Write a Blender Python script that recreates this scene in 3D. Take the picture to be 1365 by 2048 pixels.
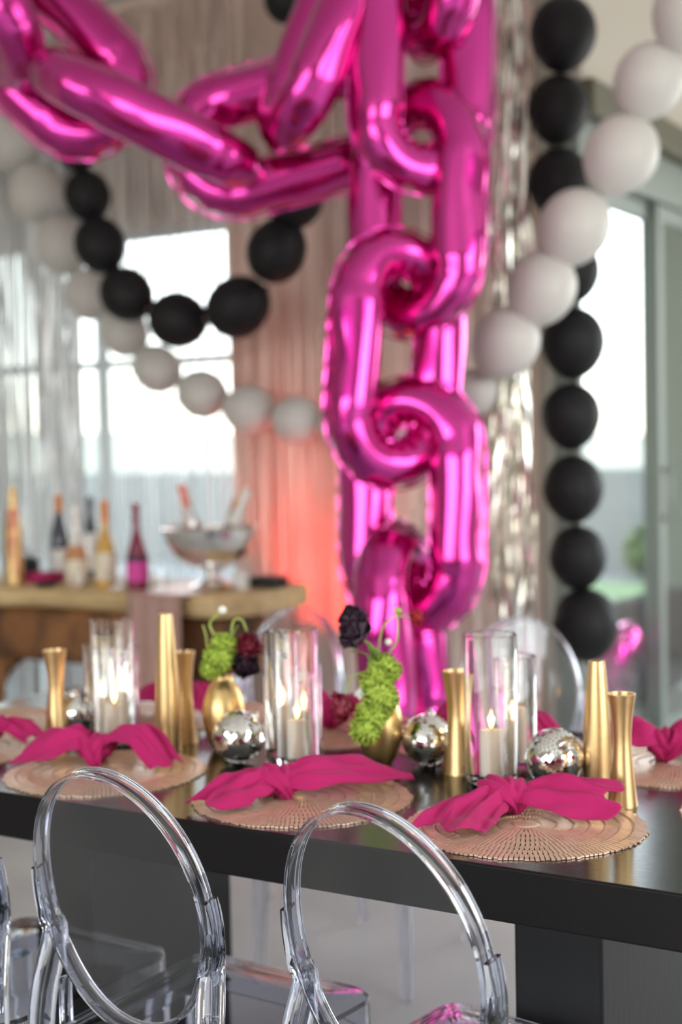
import bpy, bmesh, math, random
from mathutils import Vector, Matrix
import numpy as np

for _o in list(bpy.data.objects):
    bpy.data.objects.remove(_o, do_unlink=True)
SC = bpy.context.scene
COL = SC.collection
random.seed(7)
PI = math.pi

# ------------------------------------------------------------------ camera
cam_d = bpy.data.cameras.new('camera')
cam_d.sensor_fit = 'VERTICAL'
cam_d.sensor_height = 36.0
cam_d.sensor_width = 24.0
cam_d.lens = 50.0
cam_d.clip_start = 0.05
cam_d.clip_end = 200
cam_d.dof.use_dof = True
cam_d.dof.focus_distance = 1.98
cam_d.dof.aperture_fstop = 2.2
cam = bpy.data.objects.new('camera', cam_d)
COL.objects.link(cam)
_r = Vector((0.85477, 0.51859, -0.02074)); _u = Vector((-0.00718, 0.05178, 0.99863)); _f = Vector((-0.51896, 0.85345, -0.04798))
cam.matrix_world = Matrix(((_r.x, _u.x, -_f.x, 0.0), (_r.y, _u.y, -_f.y, 0.0), (_r.z, _u.z, -_f.z, 1.355), (0, 0, 0, 1)))
SC.camera = cam

# ------------------------------------------------------------------ colour management, sky, daylight
vs = SC.view_settings
SC.display_settings.display_device = 'sRGB'
vs.view_transform = 'Standard'
vs.look = 'None'
vs.gamma = 1.0
vs.exposure = -0.42
vs.use_curve_mapping = False
try:
    SC.cycles.max_bounces = 16
    SC.cycles.transmission_bounces = 14
    SC.cycles.transparent_max_bounces = 24
    SC.cycles.glossy_bounces = 6
    SC.cycles.diffuse_bounces = 4
    SC.cycles.sample_clamp_indirect = 6.0
    SC.cycles.blur_glossy = 0.6
    SC.cycles.use_denoising = True
except Exception:
    pass

world = bpy.data.worlds.new('sky')
SC.world = world
world.use_nodes = True
wn = world.node_tree.nodes; wl = world.node_tree.links
wn.clear()
tc = wn.new('ShaderNodeTexCoord'); sx = wn.new('ShaderNodeSeparateXYZ')
wl.new(tc.outputs['Generated'], sx.inputs[0])
ramp = wn.new('ShaderNodeValToRGB')
mr = wn.new('ShaderNodeMapRange')
mr.inputs['From Min'].default_value = -0.3; mr.inputs['From Max'].default_value = 1.0
wl.new(sx.outputs['Z'], mr.inputs['Value']); wl.new(mr.outputs[0], ramp.inputs[0])
els = ramp.color_ramp.elements
els[0].position = 0.0; els[0].color = (0.45, 0.44, 0.40, 1)
els[1].position = 1.0; els[1].color = (0.62, 0.78, 1.0, 1)
for pos, colr in ((0.215, (0.50, 0.49, 0.44, 1)), (0.235, (0.92, 0.90, 0.76, 1)), (0.29, (0.90, 0.94, 0.96, 1)), (0.42, (0.84, 0.92, 1.0, 1))):
    e = els.new(pos); e.color = colr
bg = wn.new('ShaderNodeBackground'); bg.inputs['Strength'].default_value = 8.0
wl.new(ramp.outputs[0], bg.inputs[0])
wo = wn.new('ShaderNodeOutputWorld'); wl.new(bg.outputs[0], wo.inputs[0])

def portal(name, loc, rot, sx_, sy_):
    d = bpy.data.lights.new(name, 'AREA'); d.shape = 'RECTANGLE'; d.size = sx_; d.size_y = sy_
    d.energy = 1.0
    d.cycles.is_portal = True
    o = bpy.data.objects.new(name, d); COL.objects.link(o); o.location = loc; o.rotation_euler = rot
    return o

def daylight(name, loc, rot, sx_, sy_, power, colr):
    d = bpy.data.lights.new(name, 'AREA'); d.shape = 'RECTANGLE'; d.size = sx_; d.size_y = sy_
    d.energy = power; d.color = colr
    o = bpy.data.objects.new(name, d); COL.objects.link(o); o.location = loc; o.rotation_euler = rot
    return o
# daylight entering through the openings of the room (each one sits in its opening)
daylight('daylight_front_windows', (-1.6, -3.42, 1.65), (PI / 2, 0, 0), 5.2, 2.3, 46, (0.96, 0.98, 1.0))
daylight('daylight_right_windows', (3.92, 1.6, 1.6), (PI / 2, 0, PI / 2), 4.2, 2.4, 95, (0.93, 0.97, 1.0))
daylight('daylight_deep_windows', (1.2, 8.42, 1.6), (PI / 2, 0, PI), 3.6, 2.4, 80, (0.93, 0.97, 1.0))

# ------------------------------------------------------------------ materials
MATS = {}
def mat(name, base=(0.8, 0.8, 0.8), rough=0.5, metal=0.0, bump=0.0, bscale=40.0, var=0.0, vscale=8.0, stretch=None, trans=0.0, ior=1.45, sss=0.0, emit=None, estr=0.0, sheen=0.0, coat=0.0, spec=None, base2=None):
    m = bpy.data.materials.new(name); m.use_nodes = True
    nt = m.node_tree; n = nt.nodes; l = nt.links
    p = n['Principled BSDF']
    p.inputs['Base Color'].default_value = (*base, 1)
    p.inputs['Roughness'].default_value = rough
    p.inputs['Metallic'].default_value = metal
    p.inputs['IOR'].default_value = ior
    p.inputs['Transmission Weight'].default_value = trans
    if sss:
        p.inputs['Subsurface Weight'].default_value = sss
        p.inputs['Subsurface Radius'].default_value = (0.02, 0.012, 0.008)
    if spec is not None: p.inputs['Specular IOR Level'].default_value = spec
    if sheen:
        p.inputs['Sheen Weight'].default_value = sheen
    if coat:
        p.inputs['Coat Weight'].default_value = coat
        p.inputs['Coat Roughness'].default_value = 0.08
    if emit:
        p.inputs['Emission Color'].default_value = (*emit, 1)
        p.inputs['Emission Strength'].default_value = estr
    if bump or var or base2:
        t = n.new('ShaderNodeTexCoord'); mp = n.new('ShaderNodeMapping')
        l.new(t.outputs['Object'], mp.inputs[0])
        if stretch: mp.inputs['Scale'].default_value = stretch
        if var or base2:
            nz = n.new('ShaderNodeTexNoise'); nz.inputs['Scale'].default_value = vscale; nz.inputs['Detail'].default_value = 5
            l.new(mp.outputs[0], nz.inputs['Vector'])
            r = n.new('ShaderNodeValToRGB')
            b2 = base2 if base2 else tuple(c * (1 - var) for c in base)
            b1 = base if base2 else tuple(min(1, c * (1 + var * 0.6)) for c in base)
            r.color_ramp.elements[0].position = 0.32; r.color_ramp.elements[1].position = 0.68
            r.color_ramp.elements[0].color = (*b2, 1); r.color_ramp.elements[1].color = (*b1, 1)
            l.new(nz.outputs['Fac'], r.inputs[0]); l.new(r.outputs[0], p.inputs['Base Color'])
        if bump:
            nb = n.new('ShaderNodeTexNoise'); nb.inputs['Scale'].default_value = bscale; nb.inputs['Detail'].default_value = 4
            l.new(mp.outputs[0], nb.inputs['Vector'])
            bp = n.new('ShaderNodeBump'); bp.inputs['Strength'].default_value = bump; bp.inputs['Distance'].default_value = 0.01
            l.new(nb.outputs['Fac'], bp.inputs['Height']); l.new(bp.outputs[0], p.inputs['Normal'])
    MATS[name] = m
    return m

def thin_clear(name, tint, rough=0.0, ior=1.5):
    """A thin flat pane: straight-through light plus a mirror reflection by Fresnel on each face."""
    m = bpy.data.materials.new(name); m.use_nodes = True
    nt = m.node_tree; n = nt.nodes; l = nt.links
    n.clear()
    out = n.new('ShaderNodeOutputMaterial'); mix = n.new('ShaderNodeMixShader')
    tr = n.new('ShaderNodeBsdfTransparent'); tr.inputs[0].default_value = (*tint, 1)
    gl = n.new('ShaderNodeBsdfGlossy'); gl.inputs['Roughness'].default_value = rough
    fr = n.new('ShaderNodeFresnel'); ge = n.new('ShaderNodeNewGeometry')
    mi = n.new('ShaderNodeMix'); mi.data_type = 'FLOAT'
    mi.inputs[2].default_value = ior; mi.inputs[3].default_value = 1.0 / ior
    l.new(ge.outputs['Backfacing'], mi.inputs[0]); l.new(mi.outputs[0], fr.inputs['IOR'])
    l.new(fr.outputs[0], mix.inputs[0]); l.new(tr.outputs[0], mix.inputs[1]); l.new(gl.outputs[0], mix.inputs[2])
    l.new(mix.outputs[0], out.inputs[0])
    MATS[name] = m
    return m

mat('plaster', (0.50, 0.45, 0.385), 0.9, bump=0.08, bscale=90)
mat('ceiling_paint', (0.84, 0.81, 0.76), 0.9)
mat('floor_tile', (0.54, 0.535, 0.52), 0.6, var=0.12, vscale=2.0, bump=0.03, bscale=20)
mat('frame_metal', (0.25, 0.285, 0.26), 0.35, 0.3)
mat('header_olive', (0.11, 0.10, 0.065), 0.6)
mat('window_frame', (0.55, 0.57, 0.58), 0.5)
mat('table_wood', (0.016, 0.012, 0.011), 0.15, bump=0.035, bscale=30, stretch=(0.5, 9, 9), spec=0.9, base2=(0.007, 0.005, 0.005), vscale=14)
mat('edge_wood', (0.0075, 0.0062, 0.006), 0.5, bump=0.03, bscale=30, stretch=(1, 7, 7), spec=0.16)
mat('leg_wood', (0.006, 0.0055, 0.0055), 0.42, bump=0.05, bscale=18, stretch=(3, 3, 1), spec=0.28)
mat('clear_plastic', (0.85, 0.875, 0.965), 0.012, trans=1.0, ior=1.5)
thin_clear('clear_pane', (0.96, 0.96, 0.975))
thin_clear('window_glass', (0.97, 0.985, 0.975))
mat('holder_glass', (0.99, 0.99, 0.985), 0.0, trans=1.0, ior=1.48)
mat('gold', (0.67, 0.46, 0.22), 0.36, 1.0, bump=0.03, bscale=60)
mat('gold_satin', (0.72, 0.50, 0.22), 0.36, 1.0)
mat('silver', (0.86, 0.85, 0.82), 0.10, 1.0)
mat('mirror', (0.93, 0.92, 0.90), 0.03, 1.0)
mat('grout_dark', (0.06, 0.06, 0.06), 0.6)
mat('magenta_foil', (0.64, 0.016, 0.31), 0.17, 1.0, bump=0.02, bscale=30, coat=0.65)
MATS['magenta_foil'].node_tree.nodes['Principled BSDF'].inputs['Coat IOR'].default_value = 1.7
mat('black_latex', (0.010, 0.010, 0.011), 0.55, spec=0.3)
mat('white_latex', (0.60, 0.575, 0.545), 0.42, sss=0.15)
mat('string', (0.7, 0.68, 0.64), 0.8)
mat('napkin_cloth', (0.45, 0.0045, 0.115), 0.8, sheen=0.08, bump=0.12, bscale=160)
mat('mat_weave', (0.80, 0.55, 0.40), 0.27, 0.45, var=0.12, vscale=60)
mat('wax', (0.95, 0.77, 0.62), 0.55, sss=0.4)
mat('wick', (0.02, 0.018, 0.015), 0.9)
mat('flame', (1, 0.7, 0.3), 0.5, emit=(1.0, 0.56, 0.20), estr=22.0)
mat('petal_green', (0.46, 0.60, 0.08), 0.6, var=0.25, vscale=40)
mat('petal_black', (0.028, 0.008, 0.022), 0.5, var=0.3, vscale=30)
mat('petal_burgundy', (0.22, 0.010, 0.032), 0.5, var=0.3, vscale=30)
mat('petal_red', (0.30, 0.006, 0.015), 0.5)
mat('petal_white', (0.82, 0.80, 0.72), 0.5)
mat('stem_green', (0.36, 0.44, 0.10), 0.5)
mat('leaf_green', (0.22, 0.34, 0.07), 0.5)
mat('rosegold_foil', (0.84, 0.70, 0.625), 0.52, 0.5)
mat('silver_foil', (0.80, 0.81, 0.82), 0.45, 0.7)
mat('tinsel', (0.88, 0.86, 0.80), 0.12, 1.0)
mat('slab_oak', (0.62, 0.44, 0.22), 0.45, var=0.25, vscale=5, stretch=(1, 6, 6), bump=0.1)
mat('root_wood', (0.30, 0.125, 0.040), 0.65, base2=(0.055, 0.025, 0.012), vscale=6, stretch=(1.6, 1.6, 0.8), bump=0.5, bscale=9)
mat('sequin', (0.62, 0.40, 0.34), 0.32, 0.8, bump=0.8, bscale=220)
mat('bottle_magenta', (0.20, 0.006, 0.05), 0.12, coat=1.0)
mat('label_pink', (0.62, 0.05, 0.30), 0.5)
mat('label_dark', (0.03, 0.02, 0.03), 0.5)
mat('bottle_amber', (0.60, 0.34, 0.06), 0.12, coat=1.0)
mat('label_cream', (0.72, 0.63, 0.48), 0.6)
mat('capsule_copper', (0.55, 0.22, 0.06), 0.35, 0.8)
mat('bottle_clear', (0.90, 0.82, 0.78), 0.05, trans=0.7, ior=1.3)
mat('rose_wine', (0.48, 0.20, 0.07), 0.15, coat=1.0)
mat('bottle_navy', (0.03, 0.04, 0.07), 0.12, coat=1.0)
mat('foil_white', (0.75, 0.74, 0.70), 0.35, 0.3)
mat('black_plastic', (0.012, 0.012, 0.012), 0.5)
mat('pink_ribbon', (0.78, 0.25, 0.20), 0.4, 0.3)
mat('lamp_red', (1, 0.1, 0.05), 0.5, emit=(1.0, 0.06, 0.03), estr=18.0)
mat('lawn_grass', (0.15, 0.22, 0.10), 0.9, var=0.3, vscale=30)
mat('patio_paving', (0.24, 0.24, 0.23), 0.85, var=0.1, vscale=3)
mat('fence_render', (0.215, 0.22, 0.21), 0.9, var=0.08, vscale=2)
mat('shrub_leaf', (0.13, 0.20, 0.065), 0.6, var=0.4, vscale=6)
mat('sofa_fabric', (0.048, 0.04, 0.051), 0.95, bump=0.1, bscale=120)
mat('wing_render', (0.28, 0.33, 0.29), 0.9)
mat('hill_grass', (0.36, 0.345, 0.265), 0.95, var=0.15, vscale=0.3)

# ------------------------------------------------------------------ mesh helpers
class MB:
    def __init__(s): s.v = []; s.f = []
    def add(s, v, f):
        o = len(s.v); s.v.extend(tuple(p) for p in v); s.f.extend(tuple(i + o for i in q) for q in f); return s
    def box(s, c, d, bevel=0.0, rotz=0.0, seg=2):
        bm = bmesh.new(); bmesh.ops.create_cube(bm, size=1.0)
        for v in bm.verts: v.co = Vector((v.co.x * d[0], v.co.y * d[1], v.co.z * d[2]))
        if bevel: bmesh.ops.bevel(bm, geom=list(bm.edges), offset=bevel, segments=seg, affect='EDGES', profile=0.5)
        if rotz: bmesh.ops.rotate(bm, verts=bm.verts, cent=(0, 0, 0), matrix=Matrix.Rotation(rotz, 3, 'Z'))
        bm.verts.index_update()
        s.add([(v.co.x + c[0], v.co.y + c[1], v.co.z + c[2]) for v in bm.verts], [[v.index for v in f.verts] for f in bm.faces]); bm.free(); return s
    def lathe(s, prof, n=32, c=(0, 0, 0), M=None, cap=True):
        v = []; f = []
        for (r, z) in prof:
            for k in range(n):
                a = 2 * PI * k / n
                p = Vector((r * math.cos(a), r * math.sin(a), z))
                if M is not None: p = M @ p
                v.append((p.x + c[0], p.y + c[1], p.z + c[2]))
        m = len(prof)
        for i in range(m - 1):
            for k in range(n):
                k2 = (k + 1) % n
                f.append((i * n + k, i * n + k2, (i + 1) * n + k2, (i + 1) * n + k))
        if cap:
            f.append(tuple(range(n - 1, -1, -1))); f.append(tuple((m - 1) * n + k for k in range(n)))
        return s.add(v, f)
    def ring_lathe(s, prof, n=32, c=(0, 0, 0), M=None):
        """closed profile revolved: a hollow solid"""
        v = []; f = []
        for (r, z) in prof:
            for k in range(n):
                a = 2 * PI * k / n
                p = Vector((r * math.cos(a), r * math.sin(a), z))
                if M is not None: p = M @ p
                v.append((p.x + c[0], p.y + c[1], p.z + c[2]))
        m = len(prof)
        for i in range(m):
            j = (i + 1) % m
            for k in range(n):
                k2 = (k + 1) % n
                f.append((i * n + k, i * n + k2, j * n + k2, j * n + k))
        return s.add(v, f)
    def tube(s, pts, rad, n=8, closed=False, sec=None, up=(0, 0, 1), cap=True):
        """sweep; rad is a number or list; sec(i, a) -> (x, y) overrides the circle; frame is kept by parallel transport"""
        pts = [Vector(p) for p in pts]; m = len(pts)
        T = []
        for i in range(m):
            if closed: t = pts[(i + 1) % m] - pts[i - 1]
            else: t = pts[min(i + 1, m - 1)] - pts[max(i - 1, 0)]
            T.append(t.normalized())
        u = Vector(up); u = (u - T[0] * u.dot(T[0]))
        if u.length < 1e-4: u = Vector((1, 0, 0)) - T[0] * T[0].x
        u.normalize(); v = []; f = []
        for i in range(m):
            u = (u - T[i] * u.dot(T[i])).normalized(); w = T[i].cross(u)
            r = rad[i] if isinstance(rad, (list, tuple)) else rad
            for k in range(n):
                a = 2 * PI * k / n
                x, y = sec(i, a) if sec else (r * math.cos(a), r * math.sin(a))
                v.append(pts[i] + u * x + w * y)
        for i in range(m if closed else m - 1):
            j = (i + 1) % m
            for k in range(n):
                k2 = (k + 1) % n
                f.append((i * n + k, i * n + k2, j * n + k2, j * n + k))
        if not closed and cap:
            f.append(tuple(range(n - 1, -1, -1))); f.append(tuple((m - 1) * n + k for k in range(n)))
        return s.add(v, f)
    def grid(s, fn, nu, nv):
        v = [fn(i / nu, j / nv) for i in range(nu + 1) for j in range(nv + 1)]
        f = [(i * (nv + 1) + j, (i + 1) * (nv + 1) + j, (i + 1) * (nv + 1) + j + 1, i * (nv + 1) + j + 1) for i in range(nu) for j in range(nv)]
        return s.add(v, f)
    def sphere(s, c, r, nu=24, nv=14, sq=(1, 1, 1), fn=None):
        v = []; f = []
        for i in range(nv + 1):
            th = PI * i / nv
            for k in range(nu):
                ph = 2 * PI * k / nu
                d = (math.sin(th) * math.cos(ph), math.sin(th) * math.sin(ph), math.cos(th))
                q = r * (fn(d) if fn else 1.0)
                v.append((c[0] + d[0] * q * sq[0], c[1] + d[1] * q * sq[1], c[2] + d[2] * q * sq[2]))
        for i in range(nv):
            for k in range(nu):
                k2 = (k + 1) % nu
                f.append((i * nu + k, (i + 1) * nu + k, (i + 1) * nu + k2, i * nu + k2))
        return s.add(v, f)

def obj(name, mb, m, parent=None, loc=None, smooth=True, kind=None, label=None, solid=0.0, auto=None):
    me = bpy.data.meshes.new(name); me.from_pydata([tuple(p) for p in mb.v], [], mb.f); me.validate()
    bm = bmesh.new(); bm.from_mesh(me)
    bmesh.ops.remove_doubles(bm, verts=bm.verts, dist=1e-6)
    if not solid: bmesh.ops.recalc_face_normals(bm, faces=bm.faces)
    bm.to_mesh(me); bm.free()
    me.materials.append(MATS[m])
    me.polygons.foreach_set('use_smooth', [smooth] * len(me.polygons))
    if smooth and auto:
        try: me.set_sharp_from_angle(angle=math.radians(auto))
        except Exception: pass
    o = bpy.data.objects.new(name, me); COL.objects.link(o)
    if parent: o.parent = parent
    if loc is not None: o.location = loc
    if kind: o['kind'] = kind
    if label: o['label'] = label
    if solid:
        md = o.modifiers.new('thickness', 'SOLIDIFY'); md.thickness = solid; md.offset = 0
    return o

def thing(name, label, cat, loc=(0, 0, 0), rz=0.0, group=None):
    o = bpy.data.objects.new(name, None); COL.objects.link(o); o.empty_display_size = 0.05
    o.location = loc; o.rotation_euler = (0, 0, rz); o['label'] = label; o['category'] = cat
    if group: o['group'] = group
    return o

def tag(o, label, cat, group=None):
    o['label'] = label; o['category'] = cat
    if group: o['group'] = group
    return o

def struct(name, mb, m, parent=None, smooth=False, auto=None):
    return obj(name, mb, m, parent, smooth=smooth, kind='structure', auto=auto)

def dup(root, loc, rz=0.0, label=None, group=None, scale=None):
    r = root.copy(); COL.objects.link(r); r.location = loc; r.rotation_euler = (0, 0, rz)
    if label: r['label'] = label
    if group: r['group'] = group
    if scale: r.scale = (scale,) * 3
    for ch in list(root.children):
        c = ch.copy(); COL.objects.link(c); c.parent = r
        for g in list(ch.children):
            d = g.copy(); COL.objects.link(d); d.parent = c
    return r

def lerp(a, b, t): return a + (b - a) * t
def interp(xs, ys, x):
    if x <= xs[0]: return ys[0]
    for i in range(len(xs) - 1):
        if x <= xs[i + 1]:
            t = (x - xs[i]) / (xs[i + 1] - xs[i]); return lerp(ys[i], ys[i + 1], t)
    return ys[-1]
def smooth_path(P, n):
    """Catmull-Rom through points"""
    P = [Vector(p) for p in P]; Q = [P[0] * 2 - P[1]] + P + [P[-1] * 2 - P[-2]]; out = []
    m = len(P) - 1
    for k in range(n + 1):
        t = k / n * m; i = min(int(t), m - 1); t -= i
        p0, p1, p2, p3 = Q[i], Q[i + 1], Q[i + 2], Q[i + 3]
        out.append(0.5 * ((2 * p1) + (p2 - p0) * t + (2 * p0 - 5 * p1 + 4 * p2 - p3) * t * t + (3 * p1 - p0 - 3 * p2 + p3) * t ** 3))
    return out

# ================================================================== the room
CEIL = 3.35
struct('floor', MB().box((-1.25, 2.5, -0.05), (10.5, 12.0, 0.10)), 'floor_tile')
struct('ceiling', MB().box((-1.25, 2.5, CEIL + 0.05), (10.5, 12.0, 0.10)), 'ceiling_paint')
def wall_with_holes(name, axis, pos, th, a0, a1, z0, z1, holes):
    """a wall made of the solid pieces round its openings; axis 'x' runs along X at Y=pos, 'y' runs along Y at X=pos"""
    mb = MB()
    def piece(p0, p1, q0, q1):
        if p1 - p0 < 1e-4 or q1 - q0 < 1e-4: return
        if axis == 'x': mb.box(((p0 + p1) / 2, pos, (q0 + q1) / 2), (p1 - p0, th, q1 - q0))
        else: mb.box((pos, (p0 + p1) / 2, (q0 + q1) / 2), (th, p1 - p0, q1 - q0))
    x = a0
    for (h0, h1, b0, b1) in sorted(holes):
        piece(x, h0, z0, z1); piece(h0, h1, z0, b0); piece(h0, h1, b1, z1); x = h1
    piece(x, a1, z0, z1)
    return struct(name, mb, 'plaster')
wall_with_holes('wall_back', 'x', 5.02, 0.14, -6.5, -2.09, 0, CEIL, [(-6.2, -3.52, 0.12, 2.31)])
wall_with_holes('wall_left', 'y', -6.57, 0.14, -3.5, 5.09, 0, CEIL, [])
wall_with_holes('wall_front', 'x', -3.57, 0.14, -6.5, 4.0, 0, CEIL, [(-4.2, 1.0, 0.5, 2.8)])
wall_with_holes('wall_right', 'y', 4.07, 0.14, -3.5, 8.5, 0, CEIL, [(-0.5, 3.7, 0.4, 2.8)])
wall_with_holes('wall_far', 'x', 8.57, 0.14, -2.04, 4.0, 0, CEIL, [(-0.6, 3.0, 0.4, 2.8)])
wall_with_holes('wall_garden', 'y', -2.02, 0.14, 4.95, 8.5, 2.66, CEIL, [])

def window(name, axis, pos, a0, a1, b0, b1, rails=(), mull=(), fw=0.05, label=None):
    def bar(p0, p1, q0, q1, d=0.06):
        c = ((p0 + p1) / 2, pos, (q0 + q1) / 2); s = (p1 - p0, d, q1 - q0)
        if axis == 'y': c = (pos, (p0 + p1) / 2, (q0 + q1) / 2); s = (d, p1 - p0, q1 - q0)
        return c, s
    mb = MB()
    for q in ((a0, a0 + fw, b0, b1), (a1 - fw, a1, b0, b1), (a0 + fw, a1 - fw, b0, b0 + fw), (a0 + fw, a1 - fw, b1 - fw, b1)):
        mb.box(*bar(*q), bevel=0.006)
    for z in rails: mb.box(*bar(a0 + fw, a1 - fw, z - 0.018, z + 0.018, 0.05), bevel=0.004)
    for x in mull: mb.box(*bar(x - 0.02, x + 0.02, b0 + fw, b1 - fw, 0.05), bevel=0.004)
    w = struct(name, mb, 'window_frame')
    zs = [b0 + fw] + list(rails) + [b1 - fw]; xs = [a0 + fw] + list(mull) + [a1 - fw]
    for i in range(len(xs) - 1):
        for j in range(len(zs) - 1):
            obj('pane', MB().box(*bar(xs[i] + 0.004, xs[i + 1] - 0.004, zs[j] + 0.004, zs[j + 1] - 0.004, 0.006)), 'window_glass', w, smooth=False)
    return w
window('window_1', 'x', 5.02, -6.2, -3.52, 0.12, 2.31, rails=(1.735,), mull=(-4.31, -5.2), fw=0.03)

# sliding glass door in the garden wall (plane X = -1.97), header over it
struct('trim_1', MB().box((-2.00, 6.725, 2.60), (0.20, 3.55, 0.13), 0.01), 'header_olive')
door = struct('door_1', MB().box((-2.02, 6.725, 2.44), (0.12, 3.55, 0.19), 0.008).box((-2.02, 6.725, 0.02), (0.14, 3.55, 0.04), 0.006).box((-2.02, 4.972, 1.19), (0.10, 0.04, 2.31), 0.006), 'frame_metal')
for i, (y0, y1, sx_) in enumerate(((4.99, 5.94, -2.035), (5.87, 7.10, -1.995), (7.03, 8.48, -2.035))):
    fr = MB()
    st = 0.045 if i == 0 else 0.07
    fr.box((sx_, y0 + st / 2, 1.19), (0.035, st, 2.30), 0.004).box((sx_, y1 - 0.035, 1.19), (0.035, 0.07, 2.30), 0.004)
    fr.box((sx_, (y0 + y1) / 2, 0.09), (0.035, y1 - y0 - st - 0.07, 0.10), 0.004).box((sx_, (y0 + y1) / 2, 2.305), (0.035, y1 - y0 - st - 0.07, 0.07), 0.004)
    obj('sash', fr, 'frame_metal', door, smooth=False)
    obj('pane', MB().box((sx_, (y0 + y1) / 2, 1.205), (0.008, y1 - y0 - st - 0.07, 2.13)), 'window_glass', door, smooth=False)
obj('handle', MB().tube([(-1.978, 5.905, 1.0), (-1.945, 5.905, 1.02), (-1.945, 5.905, 1.20), (-1.978, 5.905, 1.22)], 0.009, 8), 'frame_metal', door)

# outside: patio, rendered garden wall, shrubs, hillside
struct('patio', MB().box((-9.0, 13.0, -0.10), (14.0, 15.6, 0.1)), 'patio_paving')
struct('wall_patio', MB().box((-8.0, 14.0, 0.50), (12.0, 0.2, 1.10), 0.02), 'fence_render')
struct('wall_wing', MB().box((-2.345, 8.32, 1.6), (0.79, 0.6, 3.4)), 'wing_render')
hill = MB().grid(lambda a, b: (-60 + 90 * a, 22 + 40 * b, -1 + 3.0 * b + 0.5 * math.sin(6 * a + 2) * b), 24, 8)
struct('hill', hill, 'hill_grass', smooth=True)
def shrub(loc, r, h, label, seed):
    rn = random.Random(seed)
    t = thing('garden_shrub', label, 'shrub', loc)
    st = MB()
    for k in range(6):
        a = 2 * PI * k / 6; st.tube([(0, 0, -0.02), (0.3 * r * math.cos(a), 0.3 * r * math.sin(a), h * 0.4), (0.7 * r * math.cos(a), 0.7 * r * math.sin(a), h * 0.8)], [0.02, 0.014, 0.006], 6)
    obj('stems', st, 'root_wood', t)
    lf = MB()
    for k in range(900):
        d = Vector((rn.gauss(0, 1), rn.gauss(0, 1), rn.gauss(0, 1))).normalized() * (0.55 + 0.45 * rn.random())
        c = Vector((d.x * r, d.y * r, h * 0.55 + d.z * h * 0.48)); n = Vector((rn.gauss(0, 1), rn.gauss(0, 1), 0.6 + rn.random())).normalized()
        u = n.orthogonal().normalized(); w = n.cross(u); s = 0.045 + 0.03 * rn.random()
        lf.add([c - u * s, c + w * s * 0.5 + n * 0.008, c + u * s, c - w * s * 0.5 + n * 0.008], [(0, 1, 2, 3)])
    obj('foliage', lf, 'shrub_leaf', t, smooth=False, kind='stuff')
struct('lawn', MB().box((-4.6, 12.4, -0.045), (3.6, 1.3, 0.03), 0.01), 'lawn_grass')
shrub((-4.62, 13.4, -0.05), 0.26, 0.55, 'round green shrub by the rendered garden wall outside the glass door', 3)
shrub((-8.2, 13.2, -0.05), 0.5, 0.8, 'wider shrub against the rendered garden wall, beyond the bar window', 8)

# dark sofa out on the patio, seen through the sliding door
sofa = thing('patio_sofa', 'dark grey upholstered sofa on the patio behind the glass door', 'sofa', (-2.78, 6.55, -0.05), 0)
obj('base', MB().box((0, 0, 0.18), (0.80, 1.9, 0.22), 0.04), 'sofa_fabric', sofa)
obj('backrest', MB().box((0.34, 0, 0.40), (0.20, 1.9, 0.40), 0.06), 'sofa_fabric', sofa)
for s in (-1, 1): obj('armrest', MB().box((-0.03, s * 0.89, 0.34), (0.72, 0.18, 0.30), 0.05), 'sofa_fabric', sofa)
for s in (-1, 1): obj('seat_cushion', MB().box((-0.08, s * 0.40, 0.34), (0.62, 0.79, 0.12), 0.05), 'sofa_fabric', sofa)
for a in (-1, 1):
    for b in (-1, 1): obj('foot', MB().lathe([(0.02, 0), (0.028, 0.09)], 12, (a * 0.33, b * 0.85, 0)), 'black_plastic', sofa)

# ================================================================== foil fringe curtains
def fringe(name, label, x0, x1, y, z0, z1, n, width, m, seed, layers=2, group=None):
    rn = random.Random(seed)
    t = thing(name, label, 'curtain', ((x0 + x1) / 2, y, z1), 0, group)
    cx = (x0 + x1) / 2
    obj('header_band', MB().box((0, 0, -0.02), (x1 - x0, 0.012, 0.04), 0.003), m, t)
    mb = MB()
    for k in range(n):
        x = x0 + (k + rn.random()) * (x1 - x0) / n - cx; lay = rn.uniform(-0.015, 0.015)
        a = rn.uniform(-0.4, 0.4); ph = rn.uniform(0, 6.28); w = width * rn.uniform(0.7, 1.2); tw = rn.uniform(-0.5, 0.5)
        zb = z0 - z1 + rn.uniform(0, 0.05); m_ = 9; vs_ = []; fs = []
        for i in range(m_ + 1):
            s = i / m_; z = lerp(-0.03, zb, s); an = a + tw * s + 0.25 * math.sin(5 * s + ph)
            xo = x + 0.012 * s * math.sin(3 * s + ph); yo = lay * min(1, s * 6) + 0.01 * math.sin(7 * s + ph)
            c, sn = math.cos(an) * w / 2, math.sin(an) * w / 2
            vs_ += [(xo - c, yo - sn, z), (xo + c, yo + sn, z)]
            if i: j = 2 * i; fs.append((j - 2, j - 1, j + 1, j))
        mb.add(vs_, fs)
    obj('strands', mb, m, t, smooth=False, kind='stuff')
    return t
fringe('fringe_curtain', 'rose gold foil fringe curtain covering the wall between window and glass door', -3.47, -2.10, 4.86, 0.02, 3.30, 1300, 0.0085, 'rosegold_foil', 11)
fringe('fringe_curtain', 'short rose gold foil fringe hung along the wall above the window', -6.0, -3.475, 4.92, 2.30, 3.30, 1900, 0.0085, 'rosegold_foil', 15)
fringe('fringe_curtain', 'silver foil fringe curtain hanging thinly over the brightest part of the window', -4.27, -3.49, 4.86, 0.10, 2.75, 70, 0.006, 'silver_foil', 12)
fringe('fringe_curtain', 'dense silver foil fringe curtain over the window beside its bright clear part', -4.84, -4.28, 4.85, 0.10, 2.75, 190, 0.007, 'silver_foil', 13)
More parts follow.
